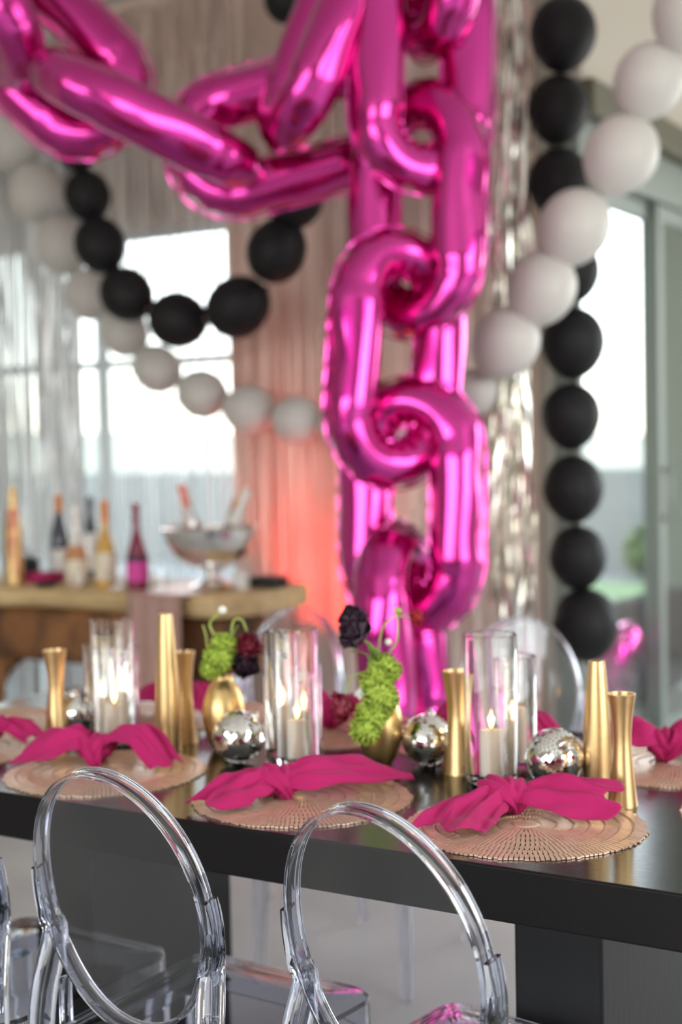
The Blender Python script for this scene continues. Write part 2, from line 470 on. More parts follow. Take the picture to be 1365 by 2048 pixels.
fringe('fringe_curtain', 'silver foil fringe curtain at the end of the window, cut by the frame edge', -5.9, -4.86, 4.86, 0.10, 2.75, 200, 0.006, 'silver_foil', 14)

def tinsel(name, label, cx, y, z0, z1, half, n, seed, m='tinsel'):
    rn = random.Random(seed)
    t = thing(name, label, 'garland', (cx, y, z1))
    obj('cord', MB().tube([(0, 0, 0.4), (0, 0, -0.1)], 0.004, 6), 'string', t)
    mb = MB()
    for k in range(n):
        top = -abs(rn.gauss(0, 0.25)); L = (z1 - z0 + top) * rn.uniform(0.55, 1.0); x = rn.uniform(-half, half); yy = rn.uniform(-0.05, 0.05)
        w = rn.uniform(0.007, 0.016); a = rn.uniform(0, 6.28); tw = rn.uniform(-9, 9); ph = rn.uniform(0, 6.28); m_ = 26; vs_ = []; fs = []
        for i in range(m_ + 1):
            s = i / m_; z = top - L * s; an = a + tw * s + 0.8 * math.sin(9 * s + ph)
            xo = x * min(1, 0.25 + s * 2) + 0.018 * math.sin(8 * s + ph); yo = yy * min(1, s * 4) + 0.018 * math.cos(7 * s + ph)
            c, sn = math.cos(an) * w / 2, math.sin(an) * w / 2
            vs_ += [(xo - c, yo - sn, z), (xo + c, yo + sn, z)]
            if i: j = 2 * i; fs.append((j - 2, j - 1, j + 1, j))
        mb.add(vs_, fs)
    obj('strands', mb, m, t, smooth=False, kind='stuff')
tinsel('tinsel_garland', 'tall column of twisted silver tinsel strips hanging between pink chain and black balloons', -2.09, 4.60, 0.45, 3.30, 0.06, 70, 21)
tinsel('tinsel_garland', 'silver tinsel bunch hanging before the dense silver fringe', -4.36, 4.74, 0.35, 3.30, 0.09, 26, 22, 'silver_foil')

# ================================================================== foil chain-link balloons
def chain_link(c, a, b, label, L=0.80, W=0.455, r=0.083, seed=0):
    rn = random.Random(seed)
    a = Vector(a).normalized(); b = Vector(b); b = (b - a * b.dot(a)).normalized(); n = a.cross(b)
    R = W / 2 - r; hs = L / 2 - R - r
    pts = []; kind = []
    NS, NA = 16, 26
    for i in range(NS): pts.append((hs - 2 * hs * i / NS, R)); kind.append((0, i / NS))
    for i in range(NA): t = PI / 2 + PI * i / NA; pts.append((-hs + R * math.cos(t), R * math.sin(t))); kind.append((1, i / NA))
    for i in range(NS): pts.append((-hs + 2 * hs * i / NS, -R)); kind.append((0, i / NS))
    for i in range(NA): t = -PI / 2 + PI * i / NA; pts.append((hs + R * math.cos(t), R * math.sin(t))); kind.append((1, i / NA))
    m = len(pts); ns = 30; V = []; F = []; seam = []
    ph = rn.uniform(0, 6); ph2 = rn.uniform(0, 6)
    for i in range(m):
        p = Vector((pts[i][0], pts[i][1], 0)); q = Vector((pts[(i + 1) % m][0], pts[(i + 1) % m][1], 0)); o_ = Vector((pts[i - 1][0], pts[i - 1][1], 0))
        T = (q - o_).normalized(); out = Vector((T.y, -T.x, 0))
        if out.dot(p - Vector((max(-hs, min(hs, p.x)), 0, 0))) < 0: out = -out
        bend = math.sin(PI * kind[i][1]) if kind[i][0] else 0.0
        edge = math.exp(-((kind[i][1] - 0.02) / 0.10) ** 2) + math.exp(-((kind[i][1] - 0.98) / 0.10) ** 2) if kind[i][0] else 0
        rr = r * (1 - 0.16 * bend - 0.03 * edge)
        for k in range(ns):
            th = 2 * PI * k / ns; co, si = math.cos(th), math.sin(th)
            x = rr * 0.97 * math.copysign(abs(co) ** 0.92, co); y = rr * 1.03 * math.copysign(abs(si) ** 1.0, si)
            cr = abs(co) ** 3
            w = 0.012 * bend * cr * math.sin(15 * PI * kind[i][1] + ph) * (1.0 if co < 0 else 0.75)
            w += 0.004 * math.sin(i * 0.55 + ph2 + 2 * co) * cr + 0.0035 * math.sin(i * 0.23 + 3 * th + ph)
            if bend: w -= 0.006 * edge * (1 - abs(co))
            x += w * co; y += w * si * 0.6
            V.append(p + out * x + Vector((0, 0, y)))
        seam.append((p + out * (rr * 0.96 + 0.006), p + out * (rr * 0.985 + 0.011), p - out * (rr * 0.94), p - out * (rr * 0.97 + 0.009)))
    for i in range(m):
        j = (i + 1) % m
        for k in range(ns):
            k2 = (k + 1) % ns; F.append((i * ns + k, i * ns + k2, j * ns + k2, j * ns + k))
    X = Matrix((a, b, n)).transposed()
    t = thing('chain_link_balloon', label, 'balloon', c, 0, 'magenta foil chain links')
    obj('inflated_tube', MB().add([X @ p for p in V], F), 'magenta_foil', t)
    sm = MB()
    for q in (0, 2):
        vv = []
        for i in range(m):
            z = 0.0012; k = 0.0008 * math.sin(i * 1.9 + ph)
            s0, s1 = seam[i][q], seam[i][q + 1]
            for pp in (s0 + Vector((0, 0, z)), s1 + Vector((0, 0, z + k)), s1 + Vector((0, 0, -z + k)), s0 + Vector((0, 0, -z))): vv.append(X @ pp)
        ff = [(i * 4 + k, i * 4 + (k + 1) % 4, ((i + 1) % m) * 4 + (k + 1) % 4, ((i + 1) % m) * 4 + k) for i in range(m) for k in range(4)]
        sm.add(vv, ff)
    obj('seam_flange', sm, 'magenta_foil', t, smooth=False)
    return t
CH = [
 (-2.051, 3.709, 0.734, 0.05, -0.026, -0.998, -0.127, 0.991, -0.032, 'lowest magenta foil chain link of the hanging column, behind the gold bud vase'),
 (-2.032, 3.745, 1.163, 0.007, -0.052, -0.999, 0.987, 0.161, -0.001, 'wide magenta foil chain link second from the bottom of the hanging column'),
 (-2.064, 3.727, 1.604, -0.044, -0.083, -0.996, 0.51, 0.855, -0.094, 'magenta foil chain link third from the bottom of the hanging column'),
 (-2.032, 3.819, 2.052, -0.018, -0.067, -0.998, 1.0, -0.014, -0.018, 'magenta foil chain link fourth from the bottom of the hanging column'),
 (-1.993, 3.796, 2.479, -0.01, -0.062, -0.998, 0.653, 0.756, -0.054, 'magenta foil chain link fifth from the bottom, cut by the top of the picture'),
 (-1.99, 3.868, 2.886, 0.024, -0.041, -0.999, 0.831, -0.554, 0.043, 'topmost magenta foil chain link of the hanging column, only its lower end showing'),
 (-2.285, 3.719, 2.602, -0.324, -0.249, -0.913, 0.758, -0.645, -0.094, 'steep magenta foil chain link joining the swag to the hanging column'),
 (-2.499, 3.809, 2.342, 0.825, 0.515, 0.231, -0.176, -0.154, 0.972, 'broad open magenta foil chain link at the lowest point of the swag'),
 (-2.753, 3.455, 2.351, 0.506, 0.782, -0.363, 0.72, -0.62, -0.33, 'edge-on magenta foil chain link hooked between two open links of the swag'),
 (-3.146, 3.431, 2.614, 0.609, 0.33, -0.721, 0.599, 0.403, 0.691, 'open magenta foil chain link hanging above the topmost visible black balloons'),
 (-3.228, 3.156, 2.794, 0.519, 0.27, -0.811, 0.72, -0.649, 0.244, 'edge-on magenta foil chain link at the upper corner of the swag'),
]
for i, q in enumerate(CH):
    chain_link(q[0:3], q[3:6], q[6:9], q[9], seed=40 + i)
chain_link((-2.1643, 5.7741, 0.3357), (0.35, -0.75, 0.55), (0.3, 0.45, 0.75), 'loose magenta foil chain link added on the patio sofa for the magenta glow in the door glass', L=0.66, W=0.38, r=0.07, seed=71)  # added link, stands in for the magenta reflection glow in the door glass

# ================================================================== latex balloon garlands
def balloon_proto(mname):
    prof = []
    for i in range(25):
        t = PI * i / 24; r = math.sin(t); z = math.cos(t)
        if z < 0: r *= 1 - 0.10 * z * z; z *= 1.10
        prof.append((max(r, 0.0005), z))
    body = MB().lathe(prof[::-1], 28, cap=False)
    knot = MB().lathe([(0.03, -1.085), (0.055, -1.12), (0.03, -1.15), (0.075, -1.21), (0.06, -1.225)], 12)
    return body, knot
BB, KN = balloon_proto('x')
def balloon(c, r, m, label, group, tilt=(0, 0, 0)):
    global _bp
    key = m
    if key not in _bp:
        t = thing('latex_balloon', label, 'balloon', c, 0, group)
        obj('inflated_body', BB, m, t); obj('knot', KN, m, t)
        _bp[key] = t
    else:
        t = dup(_bp[key], c, 0, label, group)
    t.scale = (r, r, r * 1.08)
    t.rotation_euler = tilt
    return t
def tangents(P):
    out = []
    for i in range(len(P)):
        d = Vector(P[min(i + 1, len(P) - 1)][:3]) - Vector(P[max(i - 1, 0)][:3])
        out.append((-d).to_track_quat('Z', 'Y').to_euler())
    return out
_bp = {}
ORD = ['topmost', 'second', 'third', 'fourth', 'fifth', 'sixth', 'seventh', 'eighth', 'lowest']
BR = [(-1.882, 4.62, 2.74, 0.111), (-1.904, 4.62, 2.487, 0.103), (-1.902, 4.62, 2.236, 0.107), (-1.864, 4.62, 1.934, 0.096), (-1.86, 4.62, 1.689, 0.107), (-1.871, 4.62, 1.437, 0.1), (-1.867, 4.62, 1.187, 0.102), (-1.854, 4.62, 0.948, 0.097), (-1.828, 4.62, 0.716, 0.111)]
BL = [(-3.856, 4.36, 2.565, 0.092), (-3.799, 4.36, 2.361, 0.093), (-3.742, 4.36, 2.161, 0.103), (-3.614, 4.36, 1.958, 0.104), (-3.367, 4.36, 1.841, 0.109), (-3.085, 4.36, 1.87, 0.115), (-2.905, 4.36, 2.061, 0.11), (-2.819, 4.36, 2.247, 0.105), (-2.785, 4.36, 2.732, 0.09), (-2.839, 4.36, 2.953, 0.079)]
WR = [(-1.205, 4.33, 3.08, 0.105), (-1.27, 4.335, 2.87, 0.108), (-1.357, 4.345, 2.657, 0.11), (-1.493, 4.369, 2.471, 0.11), (-1.585, 4.359, 2.252, 0.117), (-1.729, 4.318, 2.033, 0.115), (-1.839, 4.299, 1.843, 0.113), (-1.957, 4.277, 1.674, 0.111), (-2.111, 4.35, 1.518, 0.078)]
WL = [(-2.39, 4.6, 1.452, 0.083), (-2.578, 4.6, 1.42, 0.087), (-2.773, 4.6, 1.421, 0.09), (-2.985, 4.6, 1.449, 0.092), (-3.207, 4.6, 1.494, 0.098), (-3.436, 4.6, 1.565, 0.098), (-3.661, 4.6, 1.675, 0.098), (-3.827, 4.6, 1.833, 0.099), (-4.01, 4.6, 2.001, 0.105), (-4.155, 4.6, 2.218, 0.117), (-4.297, 4.6, 2.452, 0.118), (-4.424, 4.6, 2.687, 0.119), (-4.578, 4.6, 2.912, 0.12)]
TB = tangents(BR)
for i, q in enumerate(BR):
    balloon(q[:3], q[3] * 1.03, 'black_latex', f'{ORD[i]} black latex balloon of the straight column beside the glass door', 'black balloon column', TB[i])
BLN = ['black latex balloon tucked behind the magenta foil links above the swag end', 'topmost black balloon showing below the magenta chain, over the silver fringe', 'second black balloon down from the magenta chain, beside the window', 'third black balloon down the loop, at the window side', 'black balloon at the very bottom of the loop', 'black balloon just up from the bottom of the loop, under the window corner', 'black balloon over the rose gold fringe at the rising end of the loop', 'black balloon half hidden under the broad magenta link', 'black balloon hidden behind the steep magenta link', 'black balloon peeking out above the steep magenta link']
TB = tangents(BL)
for i, q in enumerate(BL):
    balloon(q[:3], q[3], 'black_latex', BLN[i], 'black balloon loop', TB[i])
WRN = ['white latex balloon tied just under the ceiling, end of the garland', 'white latex balloon second from the ceiling at the end of the garland', 'white latex balloon cut off by the picture corner beside the header', 'highest fully visible white balloon of the garland by the glass door', 'white balloon in front of the glass door head', 'white balloon overlapping the black column third balloon', 'white balloon just above the one touching the magenta chain, beside the black column', 'white balloon touching the magenta chain edge', 'small white balloon half hidden behind the magenta chain']
TB = tangents(WR)
for i, q in enumerate(WR):
    balloon(q[:3], q[3], 'white_latex', WRN[i], 'white balloon garland', TB[i])
WLN = ['white balloon hidden behind the magenta column at the tinsel side', 'white balloon behind the middle of the magenta column', 'white balloon peeping out behind the magenta column edge', 'white balloon glowing red over the rose gold fringe, next to the magenta column', 'white balloon glowing red over the rose gold fringe, beside the window edge', 'white balloon low over the bright window', 'white balloon over the window rail below the black loop', 'white balloon behind the third black balloon of the loop', 'white balloon beside the second black balloon of the loop', 'white balloon against the silver fringe, level with the window top', 'white balloon under the open magenta link, over the silver fringe', 'white balloon near the frame edge beside the open magenta link', 'white balloon at the upper end of the garland beyond the frame']
TB = tangents(WL)
for i, q in enumerate(WL):
    balloon(q[:3], q[3], 'white_latex', WLN[i], 'white balloon garland', TB[i])
def garland_line(name, P, top, label):
    pts = [top] + [q[:3] for q in P]
    tag(obj(name, MB().tube(smooth_path(pts, 60), 0.003, 6), 'string'), label, 'string')
garland_line('balloon_string', [(q[0], q[1] + 0.0, q[2]) for q in BR], (-1.88, 4.62, CEIL), 'thin string running through the black balloon column')
garland_line('balloon_string', BL + [(-2.84, 4.36, CEIL)], (-3.9, 4.36, CEIL), 'thin string running through the looped black balloons')
garland_line('balloon_string', WR + WL + [(-4.6, 4.6, CEIL)], (-1.25, 4.34, CEIL), 'thin string running through the long white balloon garland')

# ================================================================== dining table
TX0, TX1, TY0, TY1, TZ, TH = -2.44, -0.27, 1.785, 2.698, 0.76, 0.079
tb = thing('dining_table', 'long dark wooden dining table with thick slab top and block legs', 'table', ((TX0 + TX1) / 2, (TY0 + TY1) / 2, 0))
tx, ty = (TX0 + TX1) / 2, (TY0 + TY1) / 2
top = obj('tabletop', MB().box((0, 0, TZ - TH / 2), (TX1 - TX0, TY1 - TY0, TH), 0.004, seg=3), 'table_wood', tb, smooth=False)
top.data.materials.append(MATS['edge_wood'])
for p in top.data.polygons:
    if p.normal.z < 0.75: p.material_index = 1
for s, lx in ((-1, -1.868), (1, -0.853)):
    obj('leg', MB().box((lx - tx, 0.0, (TZ - TH + 0.03) / 2), (0.147, 0.44, TZ - TH - 0.03), 0.005), 'leg_wood', tb, smooth=False)
    obj('foot', MB().box((lx - tx, 0.0, 0.02), (0.165, 0.47, 0.04), 0.006), 'leg_wood', tb, smooth=False)
obj('stretcher', MB().box((0.0, 2.24 - ty, 0.10), (0.90, 0.10, 0.09), 0.005), 'leg_wood', tb, smooth=False)

# ================================================================== clear ghost chairs
def rrect(w, d, r, n=5):
    out = []
    for cx, cy, a0 in ((w / 2 - r, d / 2 - r, 0), (-w / 2 + r, d / 2 - r, PI / 2), (-w / 2 + r, -d / 2 + r, PI), (w / 2 - r, -d / 2 + r, 1.5 * PI)):
        for k in range(n + 1):
            a = a0 + PI / 2 * k / n; out.append((cx + r * math.cos(a), cy + r * math.sin(a)))
    return out
REC = math.radians(10)
def back_pt(u, v, w):
    """u across, v up in the back plane (from its centre), w along its normal (towards the sitter)"""
    y0, z0 = -0.190, 0.690
    bow = -0.016 * (1 - (u / 0.17) ** 2)
    return Vector((u, y0 - v * math.sin(REC) + (w + bow) * math.cos(REC), z0 + v * math.cos(REC) + (w + bow) * math.sin(REC)))
BW, BH = 0.162, 0.203
def rim_mesh():
    v = []; f = []; n = 96; S = []
    S = [(0.0034, 0.0130), (0.0034, 0.0147), (0.0022, 0.0158), (-0.0022, 0.0158), (-0.0034, 0.0147), (-0.0034, 0.0130), (-0.0022, 0.0108), (-0.0020, 0.0), (-0.0022, -0.0108), (-0.0034, -0.0130), (-0.0034, -0.0147), (-0.0022, -0.0158), (0.0022, -0.0158), (0.0034, -0.0147), (0.0034, -0.0130), (0.0022, -0.0108), (0.0020, 0.0), (0.0022, 0.0108)]
    m = len(S)
    for i in range(n):
        t = 2 * PI * i / n; cu, sv = BW * math.cos(t), BH * math.sin(t)
        nx, ny = math.cos(t) / BW, math.sin(t) / BH; l = math.hypot(nx, ny); nx /= l; ny /= l
        for (a, b) in S: v.append(back_pt(cu + nx * a, sv + ny * a, b))
    for i in range(n):
        j = (i + 1) % n
        for k in range(m): k2 = (k + 1) % m; f.append((i * m + k, i * m + k2, j * m + k2, j * m + k))
    return MB().add(v, f)
def pane_mesh():
    v = []; f = []; n = 64; rings = 8
    for side in (0.0019, -0.0019):
        for q in range(rings + 1):
            s = q / rings
            for i in range(n):
                t = 2 * PI * i / n; v.append(back_pt((BW - 0.0035) * s * math.cos(t), (BH - 0.0035) * s * math.sin(t), -0.0115 + side))
    o = (rings + 1) * n
    for b, fl in ((0, 0), (o, 1)):
        for q in range(rings):
            for i in range(n):
                j = (i + 1) % n; q_ = (b + q * n + i, b + q * n + j, b + (q + 1) * n + j, b + (q + 1) * n + i); f.append(q_[::-1] if fl else q_)
    for i in range(n): j = (i + 1) % n; f.append((rings * n + i, rings * n + j, o + rings * n + j, o + rings * n + i))
    return MB().add(v, f)
def ghost_chair(name, label, loc, rz, group):
    t = thing(name, label, 'chair', loc, rz, group)
    # seat: a hollow tray turned over, deck on top and a skirt round it
    def ring(w, d, r, z, yo=0.012): return [(x * (1.0 + 0.10 * (y / d)), y + yo, z) for x, y in rrect(w, d, r)]
    prof = [ring(0.20, 0.24, 0.03, 0.452), ring(0.345, 0.385, 0.035, 0.455), ring(0.360, 0.400, 0.045, 0.451), ring(0.364, 0.404, 0.047, 0.440), ring(0.364, 0.404, 0.047, 0.385), ring(0.352, 0.392, 0.042, 0.385), ring(0.350, 0.390, 0.040, 0.441), ring(0.335, 0.375, 0.035, 0.446), ring(0.20, 0.24, 0.03, 0.4435)]
    v = []; f = []; m = len(prof[0])
    for p in prof: v += p
    for i in range(len(prof) - 1):
        for k in range(m): k2 = (k + 1) % m; f.append((i * m + k, i * m + k2, (i + 1) * m + k2, (i + 1) * m + k))
    f.append(tuple(range(m - 1, -1, -1))); f.append(tuple((len(prof) - 1) * m + k for k in range(m)))
    obj('seat', MB().add(v, f), 'clear_plastic', t, auto=35)
    obj('back_rim', rim_mesh(), 'clear_plastic', t, auto=40)
    obj('back_pane', pane_mesh(), 'clear_pane', t, auto=40)
    def sq(hx, hy):
        def s(i, a):
            c, d = math.cos(a), math.sin(a); e = 0.32
            return (hx[i] * math.copysign(abs(c) ** e, c), hy[i] * math.copysign(abs(d) ** e, d))
        return s
    for s in (-1, 1):
        # front leg under the seat corner
        P = [(s * 0.170, 0.178, 0.386), (s * 0.171, 0.180, 0.30), (s * 0.166, 0.184, 0.15), (s * 0.160, 0.188, 0.0)]
        hx = [0.020, 0.018, 0.015, 0.012]
        obj('leg', MB().tube(P, 1, 16, sec=sq(hx, hx), up=(1, 0, 0)), 'clear_plastic', t, auto=40)
        # rear leg: up past the seat, then lying along the outside of the oval rim to its tip
        q = []
        for ang in (-24, -16, -8, 0, 7):
            a = math.radians(ang); cu, sv = BW * math.cos(a), BH * math.sin(a)
            nx, ny = math.cos(a) / BW, math.sin(a) / BH; l = math.hypot(nx, ny)
            q.append(back_pt(cu + nx / l * 0.0095, sv + ny / l * 0.0095, 0.0))
        P = [Vector((0.178, -0.268, 0.0)), Vector((0.176, -0.240, 0.16)), Vector((0.174, -0.214, 0.32)), Vector((0.172, -0.203, 0.43)), Vector((0.166, -0.196, 0.52))] + q
        P = smooth_path(P, 36)
        P = [Vector((p.x * s, p.y, p.z)) for p in P]
        hx = [interp([0, 0.3, 0.5, 0.72, 1], [0.012, 0.015, 0.015, 0.0085, 0.0045], i / 36) for i in range(37)]
        hy = [interp([0, 0.3, 0.5, 0.72, 1], [0.013, 0.017, 0.019, 0.0165, 0.0150], i / 36) for i in range(37)]
        obj('leg', MB().tube(P, 1, 16, sec=sq(hx, hy), up=(1, 0, 0)), 'clear_plastic', t, auto=40)
        # moulded bracket between seat, leg and rim
        obj('bracket', MB().box((s * 0.146, -0.170, 0.500), (0.012, 0.020, 0.075), 0.0025), 'clear_plastic', t, auto=40)
    return t
G1 = 'clear chairs along the near side of the table'
ch = ghost_chair('ghost_chair', 'clear plastic oval-back chair nearest the camera, in front of the middle placemats', (-0.885, 1.785, 0), math.radians(-9), G1)
dup(ch, (-1.355, 1.790, 0), math.radians(-3), 'clear plastic oval-back chair in front of the placemat with the arched napkin', G1)
dup(ch, (-1.775, 1.785, 0), math.radians(-2), 'clear plastic oval-back chair cut by the frame edge, last on the near side', G1)
G2 = 'clear chairs along the far side of the table'
dup(ch, (-1.50, 3.17, 0), PI + math.radians(5), 'clear plastic oval-back chair across the table before the black balloon column', G2)
dup(ch, (-2.225, 3.16, 0), PI - math.radians(4), 'clear plastic oval-back chair across the table in front of the bar end', G2)

# ================================================================== placemats
def placemat_meshes(seed=1):
    rn = random.Random(seed); out = []
    R = [0.022, 0.048, 0.074, 0.098, 0.121, 0.143, 0.164, 0.190]
    for q in range(len(R) - 1):
        r0, r1 = R[q], R[q + 1]; n = max(18, int(2 * PI * r1 / 0.0078)); mb = MB()
        for k in range(n):
            a = 2 * PI * (k + 0.5 * (q % 2)) / n; e = r1 - 0.0035 - (rn.random() * 0.006 if q == len(R) - 2 else 0)
            w0 = 2 * PI * r0 / n * 0.36; w1 = 2 * PI * r1 / n * 0.36; ca, sa = math.cos(a), math.sin(a)
            z0, z1 = 0.0042 + rn.random() * 0.0006, 0.0030; V = []
            for (r, w, z) in ((r0 + 0.001, w0, z0), (e, w1, z1)):
                for sgn, zz in ((-1, z), (1, z), (1, 0.0006), (-1, 0.0006)):
                    V.append((r * ca - sgn * w * sa, r * sa + sgn * w * ca, zz))
            mb.add(V, [(0, 1, 5, 4), (1, 2, 6, 5), (3, 0, 4, 7), (4, 5, 6, 7), (0, 3, 2, 1)])
        out.append(mb)
    hub = MB().lathe([(0.0005, 0.0046), (0.015, 0.0046), (0.0215, 0.004), (0.0215, 0.0006)], 28)
    web = MB()
    for r in R[1:-1]:
        web.ring_lathe([(r - 0.003, 0.0005), (r + 0.003, 0.0005), (r + 0.003, 0.0022), (r - 0.003, 0.0022)], 64)
    return out, hub, web
rings, hub, web = placemat_meshes()
GM = 'round woven placemats'
def first_mat(loc, rz, label):
    t = thing('placemat', label, 'placemat', loc, rz, GM)
    obj('hub', hub, 'mat_weave', t); obj('binding_ring', web, 'mat_weave', t)
    for mb in rings: obj('slat_ring', mb, 'mat_weave', t, smooth=False, kind='stuff')
    return t
pm = first_mat((-0.890, 1.994, TZ), 0.0, 'round woven rose gold placemat nearest the camera, under the bow-knotted napkin')
PM = [(-1.291, 1.980, 0.3, 'round woven rose gold placemat under the long pointed napkin'), (-1.721, 1.981, 0.8, 'round woven rose gold placemat under the arched napkin, behind the second clear chair'),
      (-2.135, 1.985, 1.3, 'round woven rose gold placemat at the near side table end, cut by the frame'), (-0.53, 2.235, 0.5, 'round woven rose gold placemat at the table head by the frame edge'),
      (-0.815, 2.495, 0.2, 'round woven placemat across the table beyond the tall gold vases'), (-1.19, 2.495, 1.1, 'round woven placemat across the table behind the mirror ball and gold hourglass vase'),
      (-1.53, 2.495, 0.7, 'round woven placemat across the table behind the gold bud vase with green blossoms'), (-1.93, 2.495, 0.1, 'round woven placemat across the table behind the tapered gold vase'), (-2.245, 2.235, 0.9, 'round woven placemat at the far table head')]
for (x, y, a, lb) in PM: dup(pm, (x, y, TZ), a, lb, GM)

# ================================================================== knotted napkins
def napkin(loc, rz, wings, label, seed):
    """wings: list of (points along the wing from the knot, half widths, crown heights); each a folded sheet of cloth"""
    rn = random.Random(seed)
    t = thing('knotted_napkin', label, 'napkin', loc, rz, 'knotted magenta napkins')
    for wi, (P, W, Hh, *BX) in enumerate(wings):
        n = 44; path = smooth_path(P, n); ph = rn.uniform(0, 6); ph2 = rn.uniform(0, 6); nv = 40
        V = []; F = []
        for i in range(n + 1):
            s = i / n; k = s * (len(W) - 1); i0 = min(int(k), len(W) - 2); u = k - i0; u = u * u * (3 - 2 * u)
            w = lerp(W[i0], W[i0 + 1], u); h = lerp(Hh[i0], Hh[i0 + 1], u)
            T = (path[min(i + 1, n)] - path[max(i - 1, 0)]); T.z = 0; T.normalize(); N = Vector((-T.y, T.x, 0)); sg = 1 if N.dot(Vector((-0.35, 0.94, 0))) > 0 else -1
            bank = BX[0] * min(1, s * 2.5) if BX else BK * math.sin(PI * min(1, 0.15 + 0.75 * s))
            for j in range(nv + 1):
                q = -1 + 2 * j / nv
                arch = h * max(0.0, 1 - abs(q) ** 2.2)
                g = math.exp(-3.0 * s)
                A = 0.007 + 0.016 * math.sin(PI * min(1, s * 0.9 + 0.08))
                x1 = 4.6 * q + ph + 0.7 * s; x2 = 9.5 * q + ph2 - 1.2 * s
                fold = A * (0.62 * (1 - abs(math.sin(x1)) ** 0.65 - 0.35) + 0.26 * (1 - abs(math.sin(x2)) ** 0.7 - 0.35)) * (w / 0.045) ** 0.5
                fold += 0.0035 * math.sin(8 * s + 3.5 * q + ph2) + 0.002 * math.sin(17 * s - 6 * q + ph) + 0.004 * g * math.sin(15 * q + ph)
                z = path[i].z + arch + fold * (1 - 0.25 * abs(q)) + bank * w * (q * sg + 1)
                off = N * (w * q + 0.004 * math.sin(6 * s + 3 * q + ph)) + T * (0.016 * s * s * math.sin(5 * q + ph) * (w / 0.05))
                p = path[i] + off; V.append((p.x, p.y, max(z, 0.0065)))
        for i in range(n):
            for j in range(nv): a = i * (nv + 1) + j; F.append((a, a + nv + 1, a + nv + 2, a + 1))
        obj('cloth_wing', MB().add(V, F), 'napkin_cloth', t, solid=0.0016)
    # the knot: a band wound over the gathered cloth, then a second diagonal wrap
    d0 = (Vector(wings[1][0][1]) - Vector(wings[0][0][1])); d0.z = 0; d0.normalize(); side = Vector((-d0.y, d0.x, 0)); K = Vector(wings[0][0][0])
    kn = MB(); ph = rn.uniform(0, 6)
    core = [K + d0 * (-0.030 + 0.060 * i / 16) + Vector((0, 0, 0.001)) for i in range(17)]
    def csec(i, a):
        r = 0.014 + 0.008 * math.sin(PI * i / 16)
        r *= 1 + 0.13 * math.sin(4 * a + ph + 0.25 * i) + 0.06 * math.sin(9 * a - 0.3 * i)
        return (r * math.cos(a) * 0.9, r * math.sin(a) * 1.15)
    kn.tube(core, 1, 32, sec=csec)
    for b, (rad, wid, sk, off) in enumerate(((0.0235, 0.021, 0.45, 0.005), (0.0265, 0.015, -0.85, -0.010))):
        pts = []; N_ = 48
        for i in range(N_):
            a = 2 * PI * i / N_
            q = K + d0 * (off + sk * rad * math.sin(a + 0.4)) + side * (rad * 1.12 * math.cos(a)) + Vector((0, 0, rad * 0.95 * math.sin(a) + 0.002))
            q.z = max(q.z, 0.009); pts.append(q)
        ph = rn.uniform(0, 6)
        def sec(i, a, ph=ph, wid=wid):
            y = wid * (1 + 0.22 * math.sin(2 * PI * 2 * i / 48 + ph)) * math.cos(a)
            x = 0.0042 * math.sin(a) + 0.0030 * math.sin(y * 330 + ph + 2 * math.sin(2 * PI * i / 48)) + 0.0016 * math.sin(y * 700 - ph)
            return (x, y)
        kn.tube(pts, 1, 26, closed=True, sec=sec, up=tuple(side))
    obj('knot', kn, 'napkin_cloth', t)
    return t
BK = 0.18
Z0 = TZ + 0.0045
napkin((0, 0, Z0), 0, [
    ([(-0.945, 2.045, 0.024), (-0.958, 1.995, 0.018), (-0.970, 1.935, 0.008), (-0.968, 1.882, 0.004)], [0.018, 0.038, 0.050, 0.054], [0.012, 0.016, 0.012, 0.005]),
    ([(-0.945, 2.045, 0.022), (-0.905, 2.055, 0.018), (-0.850, 2.068, 0.012), (-0.782, 2.085, 0.006)], [0.016, 0.034, 0.046, 0.046], [0.010, 0.014, 0.014, 0.010], 0.42)],
    'magenta cloth napkin knotted into a bow on the placemat nearest the camera', 1)
napkin((0, 0, Z0), 0, [
    ([(-1.325, 1.965, 0.022), (-1.352, 1.925, 0.018), (-1.372, 1.880, 0.010), (-1.385, 1.835, 0.004)], [0.022, 0.040, 0.050, 0.042], [0.014, 0.018, 0.016, 0.008]),
    ([(-1.325, 1.965, 0.022), (-1.285, 2.005, 0.024), (-1.230, 2.070, 0.020), (-1.175, 2.150, 0.010)], [0.024, 0.050, 0.052, 0.006], [0.018, 0.026, 0.016, 0.002])],
    'magenta cloth napkin stretched out to a long point on the second placemat', 2)
napkin((0, 0, Z0), 0, [
    ([(-1.780, 2.020, 0.026), (-1.815, 2.000, 0.028), (-1.860, 1.965, 0.018), (-1.908, 1.925, 0.004)], [0.020, 0.048, 0.054, 0.012], [0.020, 0.030, 0.024, 0.002]),
    ([(-1.780, 2.020, 0.026), (-1.735, 2.035, 0.046), (-1.685, 2.045, 0.050), (-1.615, 2.030, 0.006)], [0.016, 0.030, 0.038, 0.034], [0.014, 0.012, 0.010, 0.006])],
    'magenta cloth napkin arched over its placemat behind the second clear chair', 3)
napkin((0, 0, Z0), 0, [
    ([(-2.085, 2.045, 0.030), (-2.055, 2.06, 0.030), (-2.02, 2.075, 0.024), (-1.985, 2.085, 0.014)], [0.018, 0.034, 0.040, 0.040], [0.014, 0.016, 0.012, 0.004]),
    ([(-2.085, 2.045, 0.030), (-2.13, 2.03, 0.030), (-2.18, 2.0, 0.024), (-2.23, 1.97, 0.008)], [0.018, 0.034, 0.044, 0.030], [0.014, 0.016, 0.012, 0.004])],
    'magenta cloth napkin at the near table end, cut by the frame edge', 4)
